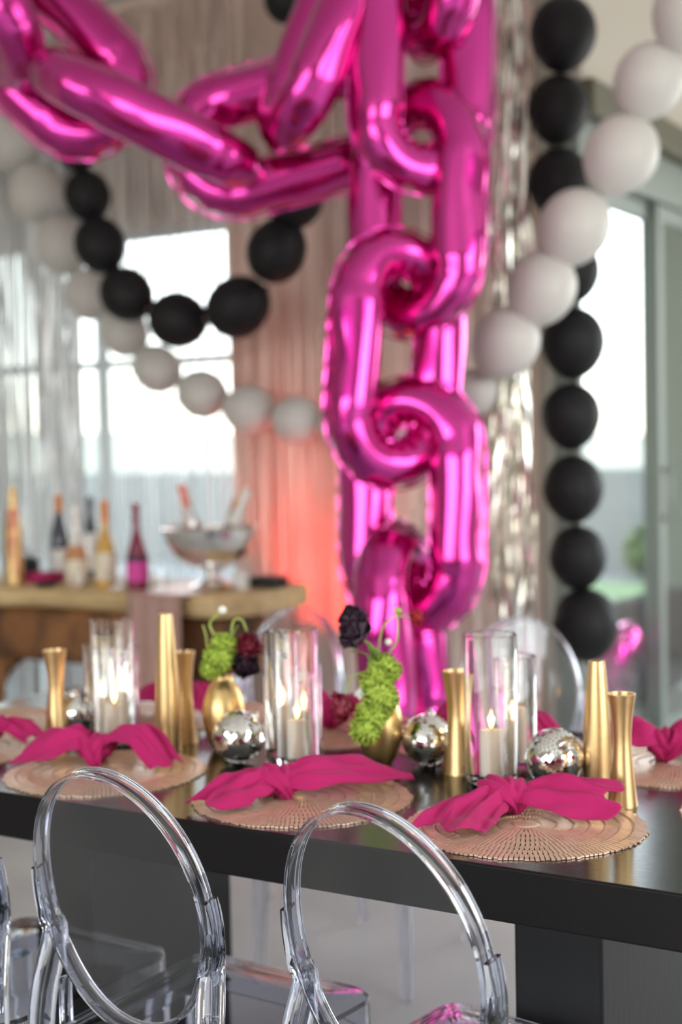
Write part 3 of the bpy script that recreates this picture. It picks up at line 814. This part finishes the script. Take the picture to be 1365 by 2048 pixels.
def far_napkin(x, y, rz, label, seed):
    napkin((x, y, Z0), rz, [
        ([(0, 0, 0.030), (0.04, 0.005, 0.034), (0.085, 0.0, 0.030), (0.14, -0.01, 0.010)], [0.018, 0.042, 0.056, 0.040], [0.018, 0.030, 0.026, 0.008]),
        ([(0, 0, 0.030), (-0.04, -0.005, 0.034), (-0.085, 0.0, 0.030), (-0.14, 0.012, 0.010)], [0.018, 0.042, 0.056, 0.040], [0.018, 0.030, 0.026, 0.008])], label, seed)
far_napkin(-0.84, 2.50, 0.35, 'magenta napkin across the table beyond the tall gold vases, by the frame edge', 5)
far_napkin(-1.19, 2.50, 0.1, 'magenta napkin across the table behind the gold hourglass vase', 6)
far_napkin(-1.545, 2.50, 0.15, 'magenta napkin across the table behind the gold bud vase with green blossoms', 7)
far_napkin(-1.93, 2.48, -0.1, 'magenta napkin across the table behind the tapered gold vase', 8)
far_napkin(-0.455, 2.275, 1.25, 'magenta napkin on the table head placemat nearest the glass door, outside the picture edge', 10)
far_napkin(-2.335, 2.225, 2.3, 'magenta napkin on the table head placemat by the frame edge', 9)

# ================================================================== gold vases
def vase_solid(prof, wall=0.003):
    """outer profile (r,z) bottom to top, turned into a hollow vessel"""
    inner = [(max(r - wall, 0.004), z if i else z) for i, (r, z) in enumerate(prof)]
    base_z = prof[0][1]
    inner = [(r, max(z, base_z + 0.006)) for r, z in inner]
    return [(0.0006, base_z)] + prof + inner[::-1] + [(0.0006, base_z + 0.006)]
def curve_prof(P, n=28):
    return [(p.x, p.z) for p in smooth_path([(r, 0, z) for r, z in P], n)]
HOUR = curve_prof([(0.0265, 0.0), (0.0225, 0.035), (0.0175, 0.085), (0.0165, 0.115), (0.0195, 0.150), (0.0250, 0.184)])
TAPER = curve_prof([(0.0260, 0.0), (0.0245, 0.06), (0.0205, 0.14), (0.0160, 0.20), (0.0135, 0.225)])
def simple(name, label, cat, loc, mb, m, group=None, auto=None):
    o = obj(name, mb, m, None, loc, auto=auto); tag(o, label, cat, group); return o
def vase(kind, loc, label, sz=1.0, rs=1.0):
    prof = HOUR if kind == 'h' else TAPER
    prof = [(r * rs, z * sz) for r, z in prof]
    return simple('gold_vase', label, 'vase', loc, MB().lathe(vase_solid(prof), 40, cap=False), 'gold', 'slim gold vases', 50)
vase('h', (-2.015, 2.171, TZ), 'gold hourglass vase beside the small mirror ball at the far end of the table')
vase('t', (-1.736, 2.185, TZ), 'tall tapered gold vase beside the candle cluster with the arched napkin', 1.20, 1.0)
vase('h', (-1.752, 2.262, TZ), 'gold hourglass vase half hidden behind the tall tapered gold vase', 1.0, 0.9)
vase('h', (-1.143, 2.269, TZ), 'gold hourglass vase between the mirror ball and the nearest candle cluster', 1.0, 1.12)
vase('t', (-0.885, 2.285, TZ), 'tapered gold vase beside the nearest mirror ball', 0.96, 1.02)
vase('h', (-0.803, 2.182, TZ), 'gold hourglass vase nearest the camera, just behind the bow-knotted napkin', 0.99, 0.92)

# ================================================================== mirror balls
def mirror_ball(loc, R, label, seed, rot):
    rn = random.Random(seed)
    t = thing('mirror_ball', label, 'mirror ball', (loc[0], loc[1], loc[2] + R + 0.0005), 0, 'mirror balls on the table')
    t.rotation_euler = rot
    obj('core', MB().sphere((0, 0, 0), R * 0.972, 32, 18), 'grout_dark', t)
    mb = MB(); ts = 0.0068; rows = int(PI * R / ts)
    for i in range(1, rows):
        th = PI * i / rows; n = max(4, int(2 * PI * R * math.sin(th) / ts))
        for k in range(n):
            ph = 2 * PI * (k + 0.5 * (i % 2)) / n
            d = Vector((math.sin(th) * math.cos(ph), math.sin(th) * math.sin(ph), math.cos(th)))
            e1 = Vector((-math.sin(ph), math.cos(ph), 0)); e2 = d.cross(e1)
            nn = (d + e1 * rn.gauss(0, 0.035) + e2 * rn.gauss(0, 0.035)).normalized(); e1 = (e1 - nn * e1.dot(nn)).normalized(); e2 = nn.cross(e1)
            h = ts * 0.46; c = d * R
            V = [c + e1 * h + e2 * h, c - e1 * h + e2 * h, c - e1 * h - e2 * h, c + e1 * h - e2 * h]
            V += [p - nn * 0.0016 for p in V]
            mb.add(V, [(0, 1, 2, 3), (0, 4, 5, 1), (1, 5, 6, 2), (2, 6, 7, 3), (3, 7, 4, 0)])
    obj('mirror_tiles', mb, 'mirror', t, smooth=False, kind='stuff')
    obj('hanger_cap', MB().lathe([(0.009, R * 0.96), (0.009, R + 0.003), (0.005, R + 0.005), (0.002, R + 0.012)], 16), 'silver', t)
mirror_ball((-2.005, 2.225, TZ), 0.047, 'mirror ball beside the gold hourglass vase at the far end of the table', 1, (0.5, 0.2, 0))
mirror_ball((-1.549, 2.160, TZ), 0.049, 'mirror ball in front of the gold bud vase with burgundy blossoms', 2, (0.3, 0.6, 1))
mirror_ball((-1.221, 2.297, TZ), 0.047, 'mirror ball beside the gold bud vase with green blossoms', 3, (0.15, 0.1, 2))
mirror_ball((-0.949, 2.248, TZ), 0.050, 'mirror ball nearest the camera, between candle cluster and gold vases', 4, (0.9, 0.3, 0.5))

# ================================================================== candles in glass cylinders
def cylinder_mesh(R, H):
    w = 0.0028
    return MB().lathe([(0.0006, 0.0), (R * 0.93, 0.0), (R, 0.004), (R, H - 0.001), (R - w * 0.5, H), (R - w, H - 0.001), (R - w, 0.016), (R * 0.8, 0.0125), (0.0006, 0.0120)], 48, cap=False)
def candle(loc, r, h, label):
    t = thing('pillar_candle', label, 'candle', loc, 0, 'lit pillar candles')
    obj('wax_body', MB().lathe([(0.0005, 0), (r, 0), (r, h - 0.004), (r * 0.93, h), (r * 0.7, h - 0.003), (0.0005, h - 0.006)], 28, cap=False), 'wax', t, auto=40)
    wk = obj('wick', MB().tube([(0, 0, h - 0.008), (0.001, 0, h), (0.002, 0, h + 0.006)], 0.0009, 6), 'wick', t)
    ld = bpy.data.lights.new('candle_light', 'POINT'); ld.energy = 0.8; ld.color = (1.0, 0.60, 0.28); ld.shadow_soft_size = 0.006
    lo = bpy.data.objects.new('candle_light', ld); COL.objects.link(lo); lo.parent = t; lo.location = (0, 0, h + 0.018)
    obj('flame', MB().lathe([(0.0006, h + 0.002), (0.0030, h + 0.006), (0.0045, h + 0.012), (0.0036, h + 0.020), (0.0016, h + 0.028), (0.0003, h + 0.033)], 12, cap=False), 'flame', t)
def cluster(items, who):
    items = [(items[k][0], items[k][1], *items[k + 1:k + 5]) for k in range(0, len(items), 5)]
    for i, (x, y, R, H, cr, chh) in enumerate(items):
        nm = ['tallest', 'middle-height', 'shortest'][i]
        tag(obj('candle_cylinder', cylinder_mesh(R, H), 'holder_glass', None, (x, y, TZ), auto=40), f'{nm} clear glass candle cylinder {who}', 'candle holder', 'glass candle cylinders')
        candle((x, y, TZ + 0.0128), cr, chh, f'lit cream pillar candle in the {nm} glass cylinder {who}')
cluster([((-1.8857, 2.2011, 0.7600)), 0.044, 0.250, 0.019, 0.070, ((-1.9588, 2.2428, 0.7600)), 0.033, 0.190, 0.016, 0.085, ((-1.9428, 2.2958, 0.7600)), 0.035, 0.185, 0.017, 0.095], 'beside the tall tapered gold vase')
cluster([((-1.4459, 2.2052, 0.7600)), 0.042, 0.252, 0.019, 0.074, ((-1.5103, 2.2497, 0.7600)), 0.034, 0.240, 0.017, 0.100, ((-1.5142, 2.3378, 0.7600)), 0.035, 0.165, 0.017, 0.088], 'between the two gold bud vases')
cluster([((-1.0651, 2.2436, 0.7600)), 0.047, 0.258, 0.0205, 0.082, ((-1.0662, 2.3501, 0.7600)), 0.038, 0.205, 0.018, 0.100], 'beside the mirror ball nearest the camera')

# ================================================================== bud vases and flowers
EGG = curve_prof([(0.021, 0.0), (0.034, 0.022), (0.0425, 0.062), (0.0400, 0.095), (0.0300, 0.122), (0.0195, 0.138), (0.0185, 0.147)], 30)
def petal_mesh(l, w, cup, curl):
    def fn(a, b):
        v = (b - 0.5) * 2; ww = w * math.sin(PI * min(1, 0.12 + 0.88 * a) ** 0.75) if a < 0.995 else w * 0.12
        x = v * ww; z = l * a - 0.15 * l * v * v * a; y = cup * (v * v) * 0.8 + curl * a * a + 0.10 * w * math.sin(9 * v + 4 * a) * a
        return (x, y, z)
    return MB().grid(fn, 6, 6)
def flower(parent, off, R, m, seed, petals=16, core=True, facing=(0, -0.3, 1), tight=0.55):
    """layered cupped petals round a small heart"""
    rn = random.Random(seed)
    F_ = Vector(facing).normalized(); Q = F_.to_track_quat('Z', 'Y').to_matrix()
    h = obj('flower_head', MB().sphere((0, 0, 0), R * 0.52, 16, 10), m, parent, off)
    me = None
    for k in range(petals):
        t = k / petals; a = k * 2.39996; open_ = lerp(0.25, 1.25, t) * tight * 2
        l = R * lerp(0.75, 1.15, t)
        M_ = Q @ Matrix.Rotation(a, 3, 'Z') @ Matrix.Rotation(open_, 3, 'X')
        if me is None:
            p = obj('petal', petal_mesh(R, R * 0.85, R * 0.35, R * 0.45), m, h, solid=0.0008); me = p
        else:
            p = me.copy(); COL.objects.link(p); p.parent = h
        S = Matrix.Diagonal((l / R, 1, l / R)).to_3x3()
        base = Q @ (Matrix.Rotation(a, 3, 'Z') @ Vector((0, -R * 0.15 * t, -R * 0.30)))
        X = (M_ @ S).to_4x4(); X.translation = base
        p.matrix_local = X
    return h
def ruffle(parent, off, R, m, seed, n=70):
    """a green pompon of many small ruffled florets, joined: far too many to count"""
    rn = random.Random(seed); mb = MB()
    for k in range(n):
        z = 1 - 2 * (k + 0.5) / n; r = math.sqrt(1 - z * z); a = k * 2.39996
        d = Vector((r * math.cos(a), r * math.sin(a), z)); c = d * R * rn.uniform(0.80, 1.0)
        u = d.orthogonal().normalized(); w = d.cross(u); s = R * rn.uniform(0.30, 0.42); ph = rn.uniform(0, 6)
        V = [c - d * R * 0.06]; N = 10
        for i in range(N):
            b = 2 * PI * i / N; q = s * (0.85 + 0.3 * math.sin(5 * b + ph))
            V.append(c + (u * math.cos(b) + w * math.sin(b)) * q + d * R * (0.12 + 0.26 * math.sin(4 * b + ph)))
        mb.add(V, [(0, 1 + i, 1 + (i + 1) % N) for i in range(N)])
    mb.sphere((0, 0, 0), R * 0.72, 14, 8)
    return obj('green_blossom', mb, m, parent, off, smooth=True, kind='stuff')
def stem(parent, P, r=0.0016, m='stem_green', name='stem'):
    return obj(name, MB().tube(smooth_path(P, 24), [r * (1.15 - 0.3 * i / 24) for i in range(25)], 8), m, parent)
def leaf(parent, P, w, m='leaf_green'):
    path = smooth_path(P, 12)
    def fn(a, b):
        i = min(int(a * 12 + 0.5), 12); p = path[i]; T = (path[min(i + 1, 12)] - path[max(i - 1, 0)]).normalized()
        N = T.cross(Vector((0, 0, 1)));  N = N.normalized() if N.length > 1e-4 else Vector((1, 0, 0))
        v = (b - 0.5) * 2; return p + N * (w * v * math.sin(PI * (0.06 + 0.92 * a))) + Vector((0, 0, 0.15 * w * v * v))
    return obj('leaf', MB().grid(fn, 12, 4), m, parent, solid=0.0006)
def rel(p, o): return (p[0] - o[0], p[1] - o[1], p[2] - o[2])

# vase with the dark purple, red and green blossoms
o = (-1.300, 2.262, TZ)
v = thing('bud_vase', 'gold egg-shaped bud vase with green blossoms spilling in front and a dark purple flower', 'vase', o)
obj('vase_body', MB().lathe([(r * 0.98, z * 1.02) for r, z in vase_solid(EGG)], 44, cap=False), 'gold_satin', v, auto=50)
for i, p in enumerate(([(-1.2804, 2.2445, 0.9383)], [(-1.2778, 2.2098, 0.9200)], [(-1.2610, 2.2012, 0.8972)], [(-1.2751, 2.1850, 0.8663)], [(-1.2809, 2.1743, 0.8424)], [(-1.2713, 2.2113, 0.8747)])):
    ruffle(v, rel(p[0], o), [0.027, 0.026, 0.027, 0.025, 0.024, 0.022][i], 'petal_green', 80 + i)
mouth = (0, 0, 0.145)
flower(v, rel((-1.3231, 2.2224, 1.0069), o), 0.036, 'petal_black', 90, 18, facing=(-0.3, -0.8, 0.6), tight=0.62)
flower(v, rel((-1.3356, 2.2336, 1.0289), o), 0.031, 'petal_black', 95, 14, facing=(0.3, -0.5, 0.9), tight=0.55)
flower(v, rel((-1.2311, 2.2799, 1.0348), o), 0.021, 'petal_red', 91, 11, facing=(0.8, -0.2, 0.1), tight=0.3)
flower(v, rel((-1.3187, 2.1712, 0.8833), o), 0.031, 'petal_burgundy', 92, 14, facing=(-0.7, -0.6, -0.1), tight=0.55)
flower(v, rel((-1.2958, 2.1863, 0.9043), o), 0.014, 'petal_white', 93, 7, facing=(-0.5, -0.7, 0.2), tight=0.4)
stem(v, [mouth, rel((-1.2918, 2.2508, 0.9662), o), rel((-1.3092, 2.2413, 0.9850), o), rel((-1.3219, 2.2345, 1.0018), o)], 0.0024)
stem(v, [mouth, rel((-1.2942, 2.2494, 0.9663), o), rel((-1.2882, 2.2557, 1.0138), o), rel((-1.2678, 2.2575, 1.0348), o), rel((-1.2467, 2.2705, 1.0379), o), rel((-1.2327, 2.2789, 1.0348), o)], 0.0019)
stem(v, [mouth, rel((-1.2823, 2.2561, 0.9587), o), rel((-1.2661, 2.2677, 0.9885), o), rel((-1.2632, 2.2713, 1.0205), o), rel((-1.2649, 2.2714, 1.0425), o)], 0.0019)
obj('flower_bud', MB().sphere(rel((-1.2642, 2.2721, 1.0462), o), 0.0075, 12, 8), 'stem_green', v)
obj('flower_bud', MB().sphere(rel((-1.2786, 2.2601, 0.9897), o), 0.0065, 12, 8), 'petal_white', v)
stem(v, [mouth, rel((-1.2961, 2.2115, 0.9395), o), rel((-1.3165, 2.1869, 0.9300), o), rel((-1.3215, 2.1767, 0.9067), o), rel((-1.3188, 2.1715, 0.8896), o)], 0.0018)
leaf(v, [mouth, rel((-1.2985, 2.2345, 0.9570), o), rel((-1.3115, 2.2158, 0.9745), o), rel((-1.3235, 2.1970, 0.9773), o)], 0.012)
leaf(v, [mouth, rel((-1.2907, 2.2394, 0.9605), o), rel((-1.2887, 2.2183, 0.9800), o), rel((-1.2892, 2.2072, 0.9951), o)], 0.010)

# vase with burgundy blossoms and curling stems
o = (-1.640, 2.240, TZ)
v = thing('bud_vase', 'gold egg-shaped bud vase with burgundy blossoms and curling pale stems', 'vase', o)
obj('vase_body', MB().lathe(vase_solid(EGG), 44, cap=False), 'gold_satin', v, auto=50)
for i, p in enumerate(([(-1.6140, 2.2074, 0.9704)], [(-1.6161, 2.1932, 0.9490)], [(-1.6275, 2.1853, 0.9301)], [(-1.6172, 2.2157, 0.9439)])):
    ruffle(v, rel(p[0], o), [0.023, 0.025, 0.019, 0.021][i], 'petal_green', 180 + i)
flower(v, rel((-1.5751, 2.2292, 0.9358), o), 0.031, 'petal_black', 190, 16, facing=(0.4, -0.8, -0.1), tight=0.55)
flower(v, rel((-1.5704, 2.2339, 0.9694), o), 0.027, 'petal_burgundy', 191, 14, facing=(0.5, -0.6, 0.4), tight=0.55)
flower(v, rel((-1.5959, 2.2419, 0.9708), o), 0.016, 'petal_burgundy', 192, 10, facing=(0.2, -0.6, 0.7), tight=0.5)
stem(v, [mouth, rel((-1.6375, 2.2282, 0.9683), o), rel((-1.6510, 2.2215, 0.9959), o), rel((-1.6545, 2.2203, 1.0115), o), rel((-1.6386, 2.2189, 1.0241), o), rel((-1.6288, 2.2256, 1.0355), o)], 0.0026)
obj('flower_bud', MB().sphere(rel((-1.6279, 2.2262, 1.0374), o), 0.0085, 12, 8), 'petal_white', v)
stem(v, [mouth, rel((-1.6558, 2.2166, 0.9590), o), rel((-1.6610, 2.2151, 0.9883), o), rel((-1.6661, 2.2130, 1.0079), o)], 0.0020)
stem(v, [mouth, rel((-1.6193, 2.2403, 0.9873), o), rel((-1.6145, 2.2447, 1.0144), o), rel((-1.5955, 2.2448, 1.0173), o), rel((-1.5813, 2.2406, 0.9970), o)], 0.0024)
leaf(v, [mouth, rel((-1.6075, 2.2118, 0.9770), o), rel((-1.5969, 2.2193, 0.9960), o), rel((-1.5888, 2.2250, 1.0102), o)], 0.009)

# ================================================================== live-edge bar with its bottles
BZ, BT = 0.845, 0.075
bar = thing('live_edge_bar', 'live-edge oak slab bar on a dark root wood base under the silver fringe', 'bar', (-3.9, 4.12, 0))
def slab():
    rn = random.Random(4); n = 60; V = []; F = []
    prof = []
    for i in range(n + 1):
        s = i / n; x = lerp(-5.3, -2.80, s)
        yf = 3.86 + 0.028 * math.sin(3.1 * x) + 0.016 * math.sin(8.3 * x + 1) + (0.14 * max(0, (s - 0.955) / 0.045) ** 2)
        yb = 4.40 + 0.02 * math.sin(2.7 * x + 2) - (0.04 * max(0, (s - 0.96) / 0.04) ** 2)
        prof.append((x, yf, yb))
    sec = []
    for (x, yf, yb) in prof:
        w = 0.012 * math.sin(5 * x)
        sec.append([(x, yf + 0.016, BZ), (x, yf, BZ - 0.018), (x, yf + 0.006 + w * 0.5, BZ - 0.05), (x, yf + 0.03 + w, BZ - BT), (x, yb - 0.03, BZ - BT), (x, yb, BZ - 0.04), (x, yb - 0.015, BZ)])
    m = 7
    for s in sec: V += [(p[0] + 3.9, p[1] - 4.12, p[2]) for p in s]
    for i in range(n):
        for k in range(m): k2 = (k + 1) % m; F.append((i * m + k, i * m + k2, (i + 1) * m + k2, (i + 1) * m + k))
    F.append(tuple(range(m))); F.append(tuple(n * m + k for k in range(m - 1, -1, -1)))
    return MB().add(V, F)
obj('slab_top', slab(), 'slab_oak', bar, auto=50)
def root_base(cx, w, seed):
    def fn(a, b):
        th = 2 * PI * a; z = b
        k = 0.75 + 0.25 * math.cos(2 * PI * (z - 0.5)) * -1 + 0.10 * math.sin(3 * th + 5 * z + seed) + 0.06 * math.sin(7 * th - 4 * z + seed)
        return (cx + w * k * math.cos(th) + 0.10 * z, 0.17 * k * math.sin(th), 0.0 + (BZ - BT + 0.004) * z)
    return MB().grid(fn, 40, 24)
obj('root_base', root_base(-0.55, 0.62, 1), 'root_wood', bar)
obj('root_base', root_base(0.62, 0.30, 4), 'root_wood', bar)
obj('apron', MB().box((0.0, -0.02, 0.66), (2.05, 0.26, 0.22), 0.05, seg=3), 'root_wood', bar)

# rose gold sequin runner lying on the bar and falling over its front edge
def runner(a, b):
    x = lerp(-3.235, -2.995, b); L = 0.50 + 0.62; d = a * L
    wv = 0.006 * math.sin(22 * b + 3 * a)
    yf = 3.845
    if d < 0.50: return (x + 0.03 * math.sin(3 * a), 4.34 - d, BZ + 0.006 + 0.003 * math.sin(14 * b + 9 * a))
    q = d - 0.50; c = min(q / 0.03, 1)
    return (x + 0.03 * math.sin(3 * a), 3.84 - 0.012 * c + wv * c - 0.01, BZ + 0.006 - 0.012 * c * c - max(0, q - 0.015))
tag(obj('table_runner', MB().grid(runner, 60, 24), 'sequin', solid=0.003), 'rose gold sequin runner falling over the front edge of the live-edge bar', 'table runner')

# pedestal bowl with bottles chilling
bo = (-3.01, 4.06, BZ + 0.010)
bowl = thing('pedestal_bowl', 'hammered silver pedestal bowl of chilled bottles on the bar runner', 'bowl', bo)
bp = curve_prof([(0.040, 0.070), (0.085, 0.085), (0.135, 0.125), (0.162, 0.175), (0.172, 0.212)], 22)
obj('bowl', MB().lathe([(0.0006, 0.066), (0.03, 0.067)] + bp + [(0.176, 0.214)] + [(r - 0.004, z + 0.004) for r, z in bp[::-1]] + [(0.0006, 0.074)], 48, cap=False), 'silver', bowl, auto=50)
obj('pedestal_foot', MB().lathe([(0.0006, 0), (0.075, 0.0), (0.078, 0.006), (0.050, 0.018), (0.026, 0.035), (0.024, 0.052), (0.040, 0.068), (0.0006, 0.068)], 40, cap=False), 'silver', bowl, auto=50)
ice = MB(); rn = random.Random(9)
for k in range(70):
    a = rn.uniform(0, 6.28); r = 0.145 * math.sqrt(rn.random()); ice.box((r * math.cos(a), r * math.sin(a), 0.185 + rn.uniform(-0.012, 0.018)), (0.028, 0.028, 0.026), 0.004, rotz=a, seg=1)
obj('ice', ice, 'holder_glass', bowl, smooth=False, kind='stuff')

def bottle_profile(R, H, shoulder, neck_r=0.0135):
    return curve_prof([(R * 0.93, 0.0), (R, 0.008), (R, H * 0.30), (R, H * shoulder), (R * 0.78, H * (shoulder + 0.14)), (neck_r * 1.15, H * (shoulder + 0.33)), (neck_r, H * 0.93)], 40)
def bottle(loc, R, H, sh, glass, label, parts, group='bottles on the bar', rot=None):
    t = thing('wine_bottle', label, 'bottle', loc, 0, group)
    pr_ = bottle_profile(R, H, sh)
    obj('glass_body', MB().lathe([(0.0006, 0.0)] + pr_ + [(0.0140, H * 0.935), (0.0145, H * 0.985), (0.0130, H), (0.0006, H)], 32, cap=False), glass, t, auto=50)
    for (nm, z0, z1, m, lb) in parts:
        zs = [z0 + (z1 - z0) * i / 12 for i in range(13)]
        prs = sorted(pr_, key=lambda q: q[1])
        rs = [interp([q[1] for q in prs], [q[0] for q in prs], z * H) + 0.0012 for z in zs]
        rs = [max(r, 0.0158) if z > 0.9 else r for r, z in zip(rs, zs)]
        P = [(r, z * H) for r, z in zip(rs, zs)]
        if z1 >= 1.0: P += [(0.0006, H + 0.0012)]
        obj(nm, MB().lathe(P, 32, cap=False), m, t, label=lb, auto=50)
    if rot: t.rotation_euler = rot
    return t
bottle((-3.284, 3.98, BZ + 0.002), 0.039, 0.312, 0.34, 'bottle_magenta', 'slender magenta wine bottle beside the silver bowl on the bar', [('wine_label', 0.10, 0.33, 'label_pink', 'pink paper label'), ('neck_band', 0.335, 0.40, 'label_dark', 'black band')])
bottle((-3.449, 4.00, BZ + 0.002), 0.041, 0.318, 0.34, 'bottle_amber', 'amber wine bottle with cream label between magenta and rose bottles', [('wine_label', 0.09, 0.40, 'label_cream', 'cream paper label'), ('capsule', 0.74, 1.0, 'capsule_copper', 'copper foil capsule')])
bottle((-3.590, 4.00, BZ + 0.002), 0.043, 0.302, 0.34, 'rose_wine', 'rose wine bottle with white foil shoulders and wide pale label on the bar', [('wine_label', 0.03, 0.33, 'label_cream', 'pale paper label'), ('foil_shoulder', 0.50, 1.0, 'foil_white', 'white foil')])
bottle((-3.855, 4.20, BZ + 0.002), 0.039, 0.330, 0.46, 'bottle_navy', 'dark navy bottle with copper capsule standing at the back of the bar', [('capsule', 0.80, 1.0, 'capsule_copper', 'copper foil capsule'), ('wine_label', 0.08, 0.36, 'foil_white', 'white paper label')])
bottle((-3.745, 4.26, BZ + 0.002), 0.036, 0.325, 0.42, 'bottle_navy', 'slim navy bottle with white label behind the rose bottle', [('wine_label', 0.10, 0.55, 'foil_white', 'white paper label')])
bottle((-3.06, 4.07, BZ + 0.093), 0.034, 0.29, 0.42, 'bottle_clear', 'pale bottle with salmon capsule leaning in the silver bowl', [('capsule', 0.72, 1.0, 'pink_ribbon', 'salmon foil capsule')], 'bottles chilling in the bowl', (0.10, -0.22, 0))
bottle((-2.985, 4.05, BZ + 0.093), 0.036, 0.29, 0.40, 'bottle_clear', 'bottle with white foil neck leaning outward in the silver bowl', [('capsule', 0.55, 1.0, 'foil_white', 'white foil capsule')], 'bottles chilling in the bowl', (-0.15, 0.42, 0))
bottle((-3.02, 4.11, BZ + 0.093), 0.034, 0.24, 0.40, 'bottle_amber', 'amber bottle lying low in the silver bowl', [('capsule', 0.70, 1.0, 'capsule_copper', 'copper foil capsule')], 'bottles chilling in the bowl', (-0.35, 0.15, 0))
# tall gold bottle with a ribbon, at the frame edge
t = bottle((-3.862, 3.955, BZ + 0.002), 0.034, 0.372, 0.52, 'gold_satin', 'tall gold foil bottle with a salmon ribbon standing at the front of the bar', [('neck_band', 0.70, 0.76, 'pink_ribbon', 'salmon ribbon')])
for s, k in ((1, 0.0), (0.5, 0.012)):
    obj('ribbon_tail', MB().grid(lambda a, b, s=s, k=k: (0.020 + 0.018 * a + 0.012 * (b - 0.5) + 0.006 * math.sin(9 * a + k * 90), -0.026 - 0.016 * math.sin(2.2 * a) + 0.004 * b, 0.275 - 0.24 * a * s), 20, 3), 'pink_ribbon', t, solid=0.001)

def tumbler(loc, label, h=0.07, r=0.032):
    return simple('glass_tumbler', label, 'glass', loc, MB().lathe([(0.0006, 0), (r * 0.8, 0), (r, h), (r - 0.002, h), (r * 0.8 - 0.002, 0.006), (0.0006, 0.006)], 28, cap=False), 'holder_glass', 'small glasses on the bar', 50)
tumbler((-3.375, 3.97, BZ + 0.002), 'small clear glass between the amber and magenta bottles on the bar')
tumbler((-3.19, 3.99, BZ + 0.002), 'small clear glass between the magenta bottle and the silver bowl')
tumbler((-3.52, 3.93, BZ + 0.004), 'small clear glass in front of the amber and rose bottles', 0.05, 0.028)
# folded napkin stack, dark dish, little black case
st = thing('napkin_stack', 'small stack of folded magenta paper napkins on the bar behind the gold bottle', 'napkins', (-3.80, 4.06, BZ))
for k in range(5): obj('paper_napkin', MB().box((0.002 * math.sin(5 * k), 0.002 * math.cos(3 * k), 0.005 + 0.008 * k), (0.11, 0.11, 0.0075), 0.002, rotz=0.04 * math.sin(k)), 'napkin_cloth', st, auto=40)
st = thing('serving_dish', 'small shallow dark dish on the bar between navy and rose bottles', 'dish', (-3.68, 3.93, BZ))
obj('dish', MB().lathe([(0.0006, 0.002), (0.03, 0.002), (0.05, 0.018), (0.048, 0.019), (0.028, 0.006), (0.0006, 0.006)], 32, cap=False), 'black_plastic', st, auto=50)
bx = thing('black_case', 'small flat black case lying at the end of the bar in the red glow', 'case', (-2.865, 4.20, BZ))
obj('case_body', MB().box((0, 0, 0.016), (0.125, 0.085, 0.030), 0.008), 'black_plastic', bx, auto=40)
obj('case_lid', MB().box((0.004, 0, 0.036), (0.115, 0.078, 0.012), 0.005), 'black_plastic', bx, auto=40)
t = thing('votive_cup', 'pale frosted votive cup on the bar between the silver bowl and the black case', 'candle holder', (-2.93, 4.13, BZ))
obj('cup', MB().lathe([(0.0006, 0), (0.026, 0), (0.032, 0.06), (0.029, 0.06), (0.024, 0.006), (0.0006, 0.006)], 24, cap=False), 'foil_white', t, auto=50)
simple('dark_bag', 'black bag standing at the back of the bar beside the gold bottle', 'bag', (-3.97, 4.12, BZ), MB().box((0, 0, 0.045), (0.10, 0.09, 0.09), 0.02).tube([(-0.03, 0, 0.085), (-0.028, 0, 0.12), (0.028, 0, 0.12), (0.03, 0, 0.085)], 0.004, 8), 'black_plastic', None, 40)

# red uplight on the floor behind the bar, washing the fringe
up = thing('red_uplight', 'small red LED uplight on a low stand behind the end of the bar', 'lamp', (-3.02, 4.52, 0.36))
obj('stand', MB().lathe([(0.0006, -0.36), (0.09, -0.36), (0.09, -0.345), (0.014, -0.335), (0.014, 0.02), (0.0006, 0.02)], 20, cap=False), 'black_plastic', up, auto=50)
obj('housing', MB().lathe([(0.0006, 0.02), (0.07, 0.02), (0.075, 0.03), (0.075, 0.14), (0.066, 0.15), (0.062, 0.14), (0.0006, 0.135)], 28, cap=False), 'black_plastic', up, auto=50)
obj('lens', MB().lathe([(0.0006, 0.139), (0.060, 0.139), (0.060, 0.143), (0.0006, 0.146)], 28, cap=False), 'lamp_red', up, auto=50)
for s in (-1, 1): obj('yoke', MB().tube([(s * 0.08, 0, 0.10), (s * 0.083, 0, 0.03), (s * 0.05, 0, 0.005), (0, 0, 0.005)], 0.006, 8), 'black_plastic', up)
sd = bpy.data.lights.new('uplight_beam', 'SPOT'); sd.energy = 80; sd.color = (1.0, 0.04, 0.03); sd.spot_size = math.radians(84); sd.spot_blend = 1.0; sd.shadow_soft_size = 0.05
so = bpy.data.objects.new('uplight_beam', sd); COL.objects.link(so); so.parent = up; so.location = (0, 0, 0.16); so.rotation_euler = (PI - math.radians(38), 0, 0)
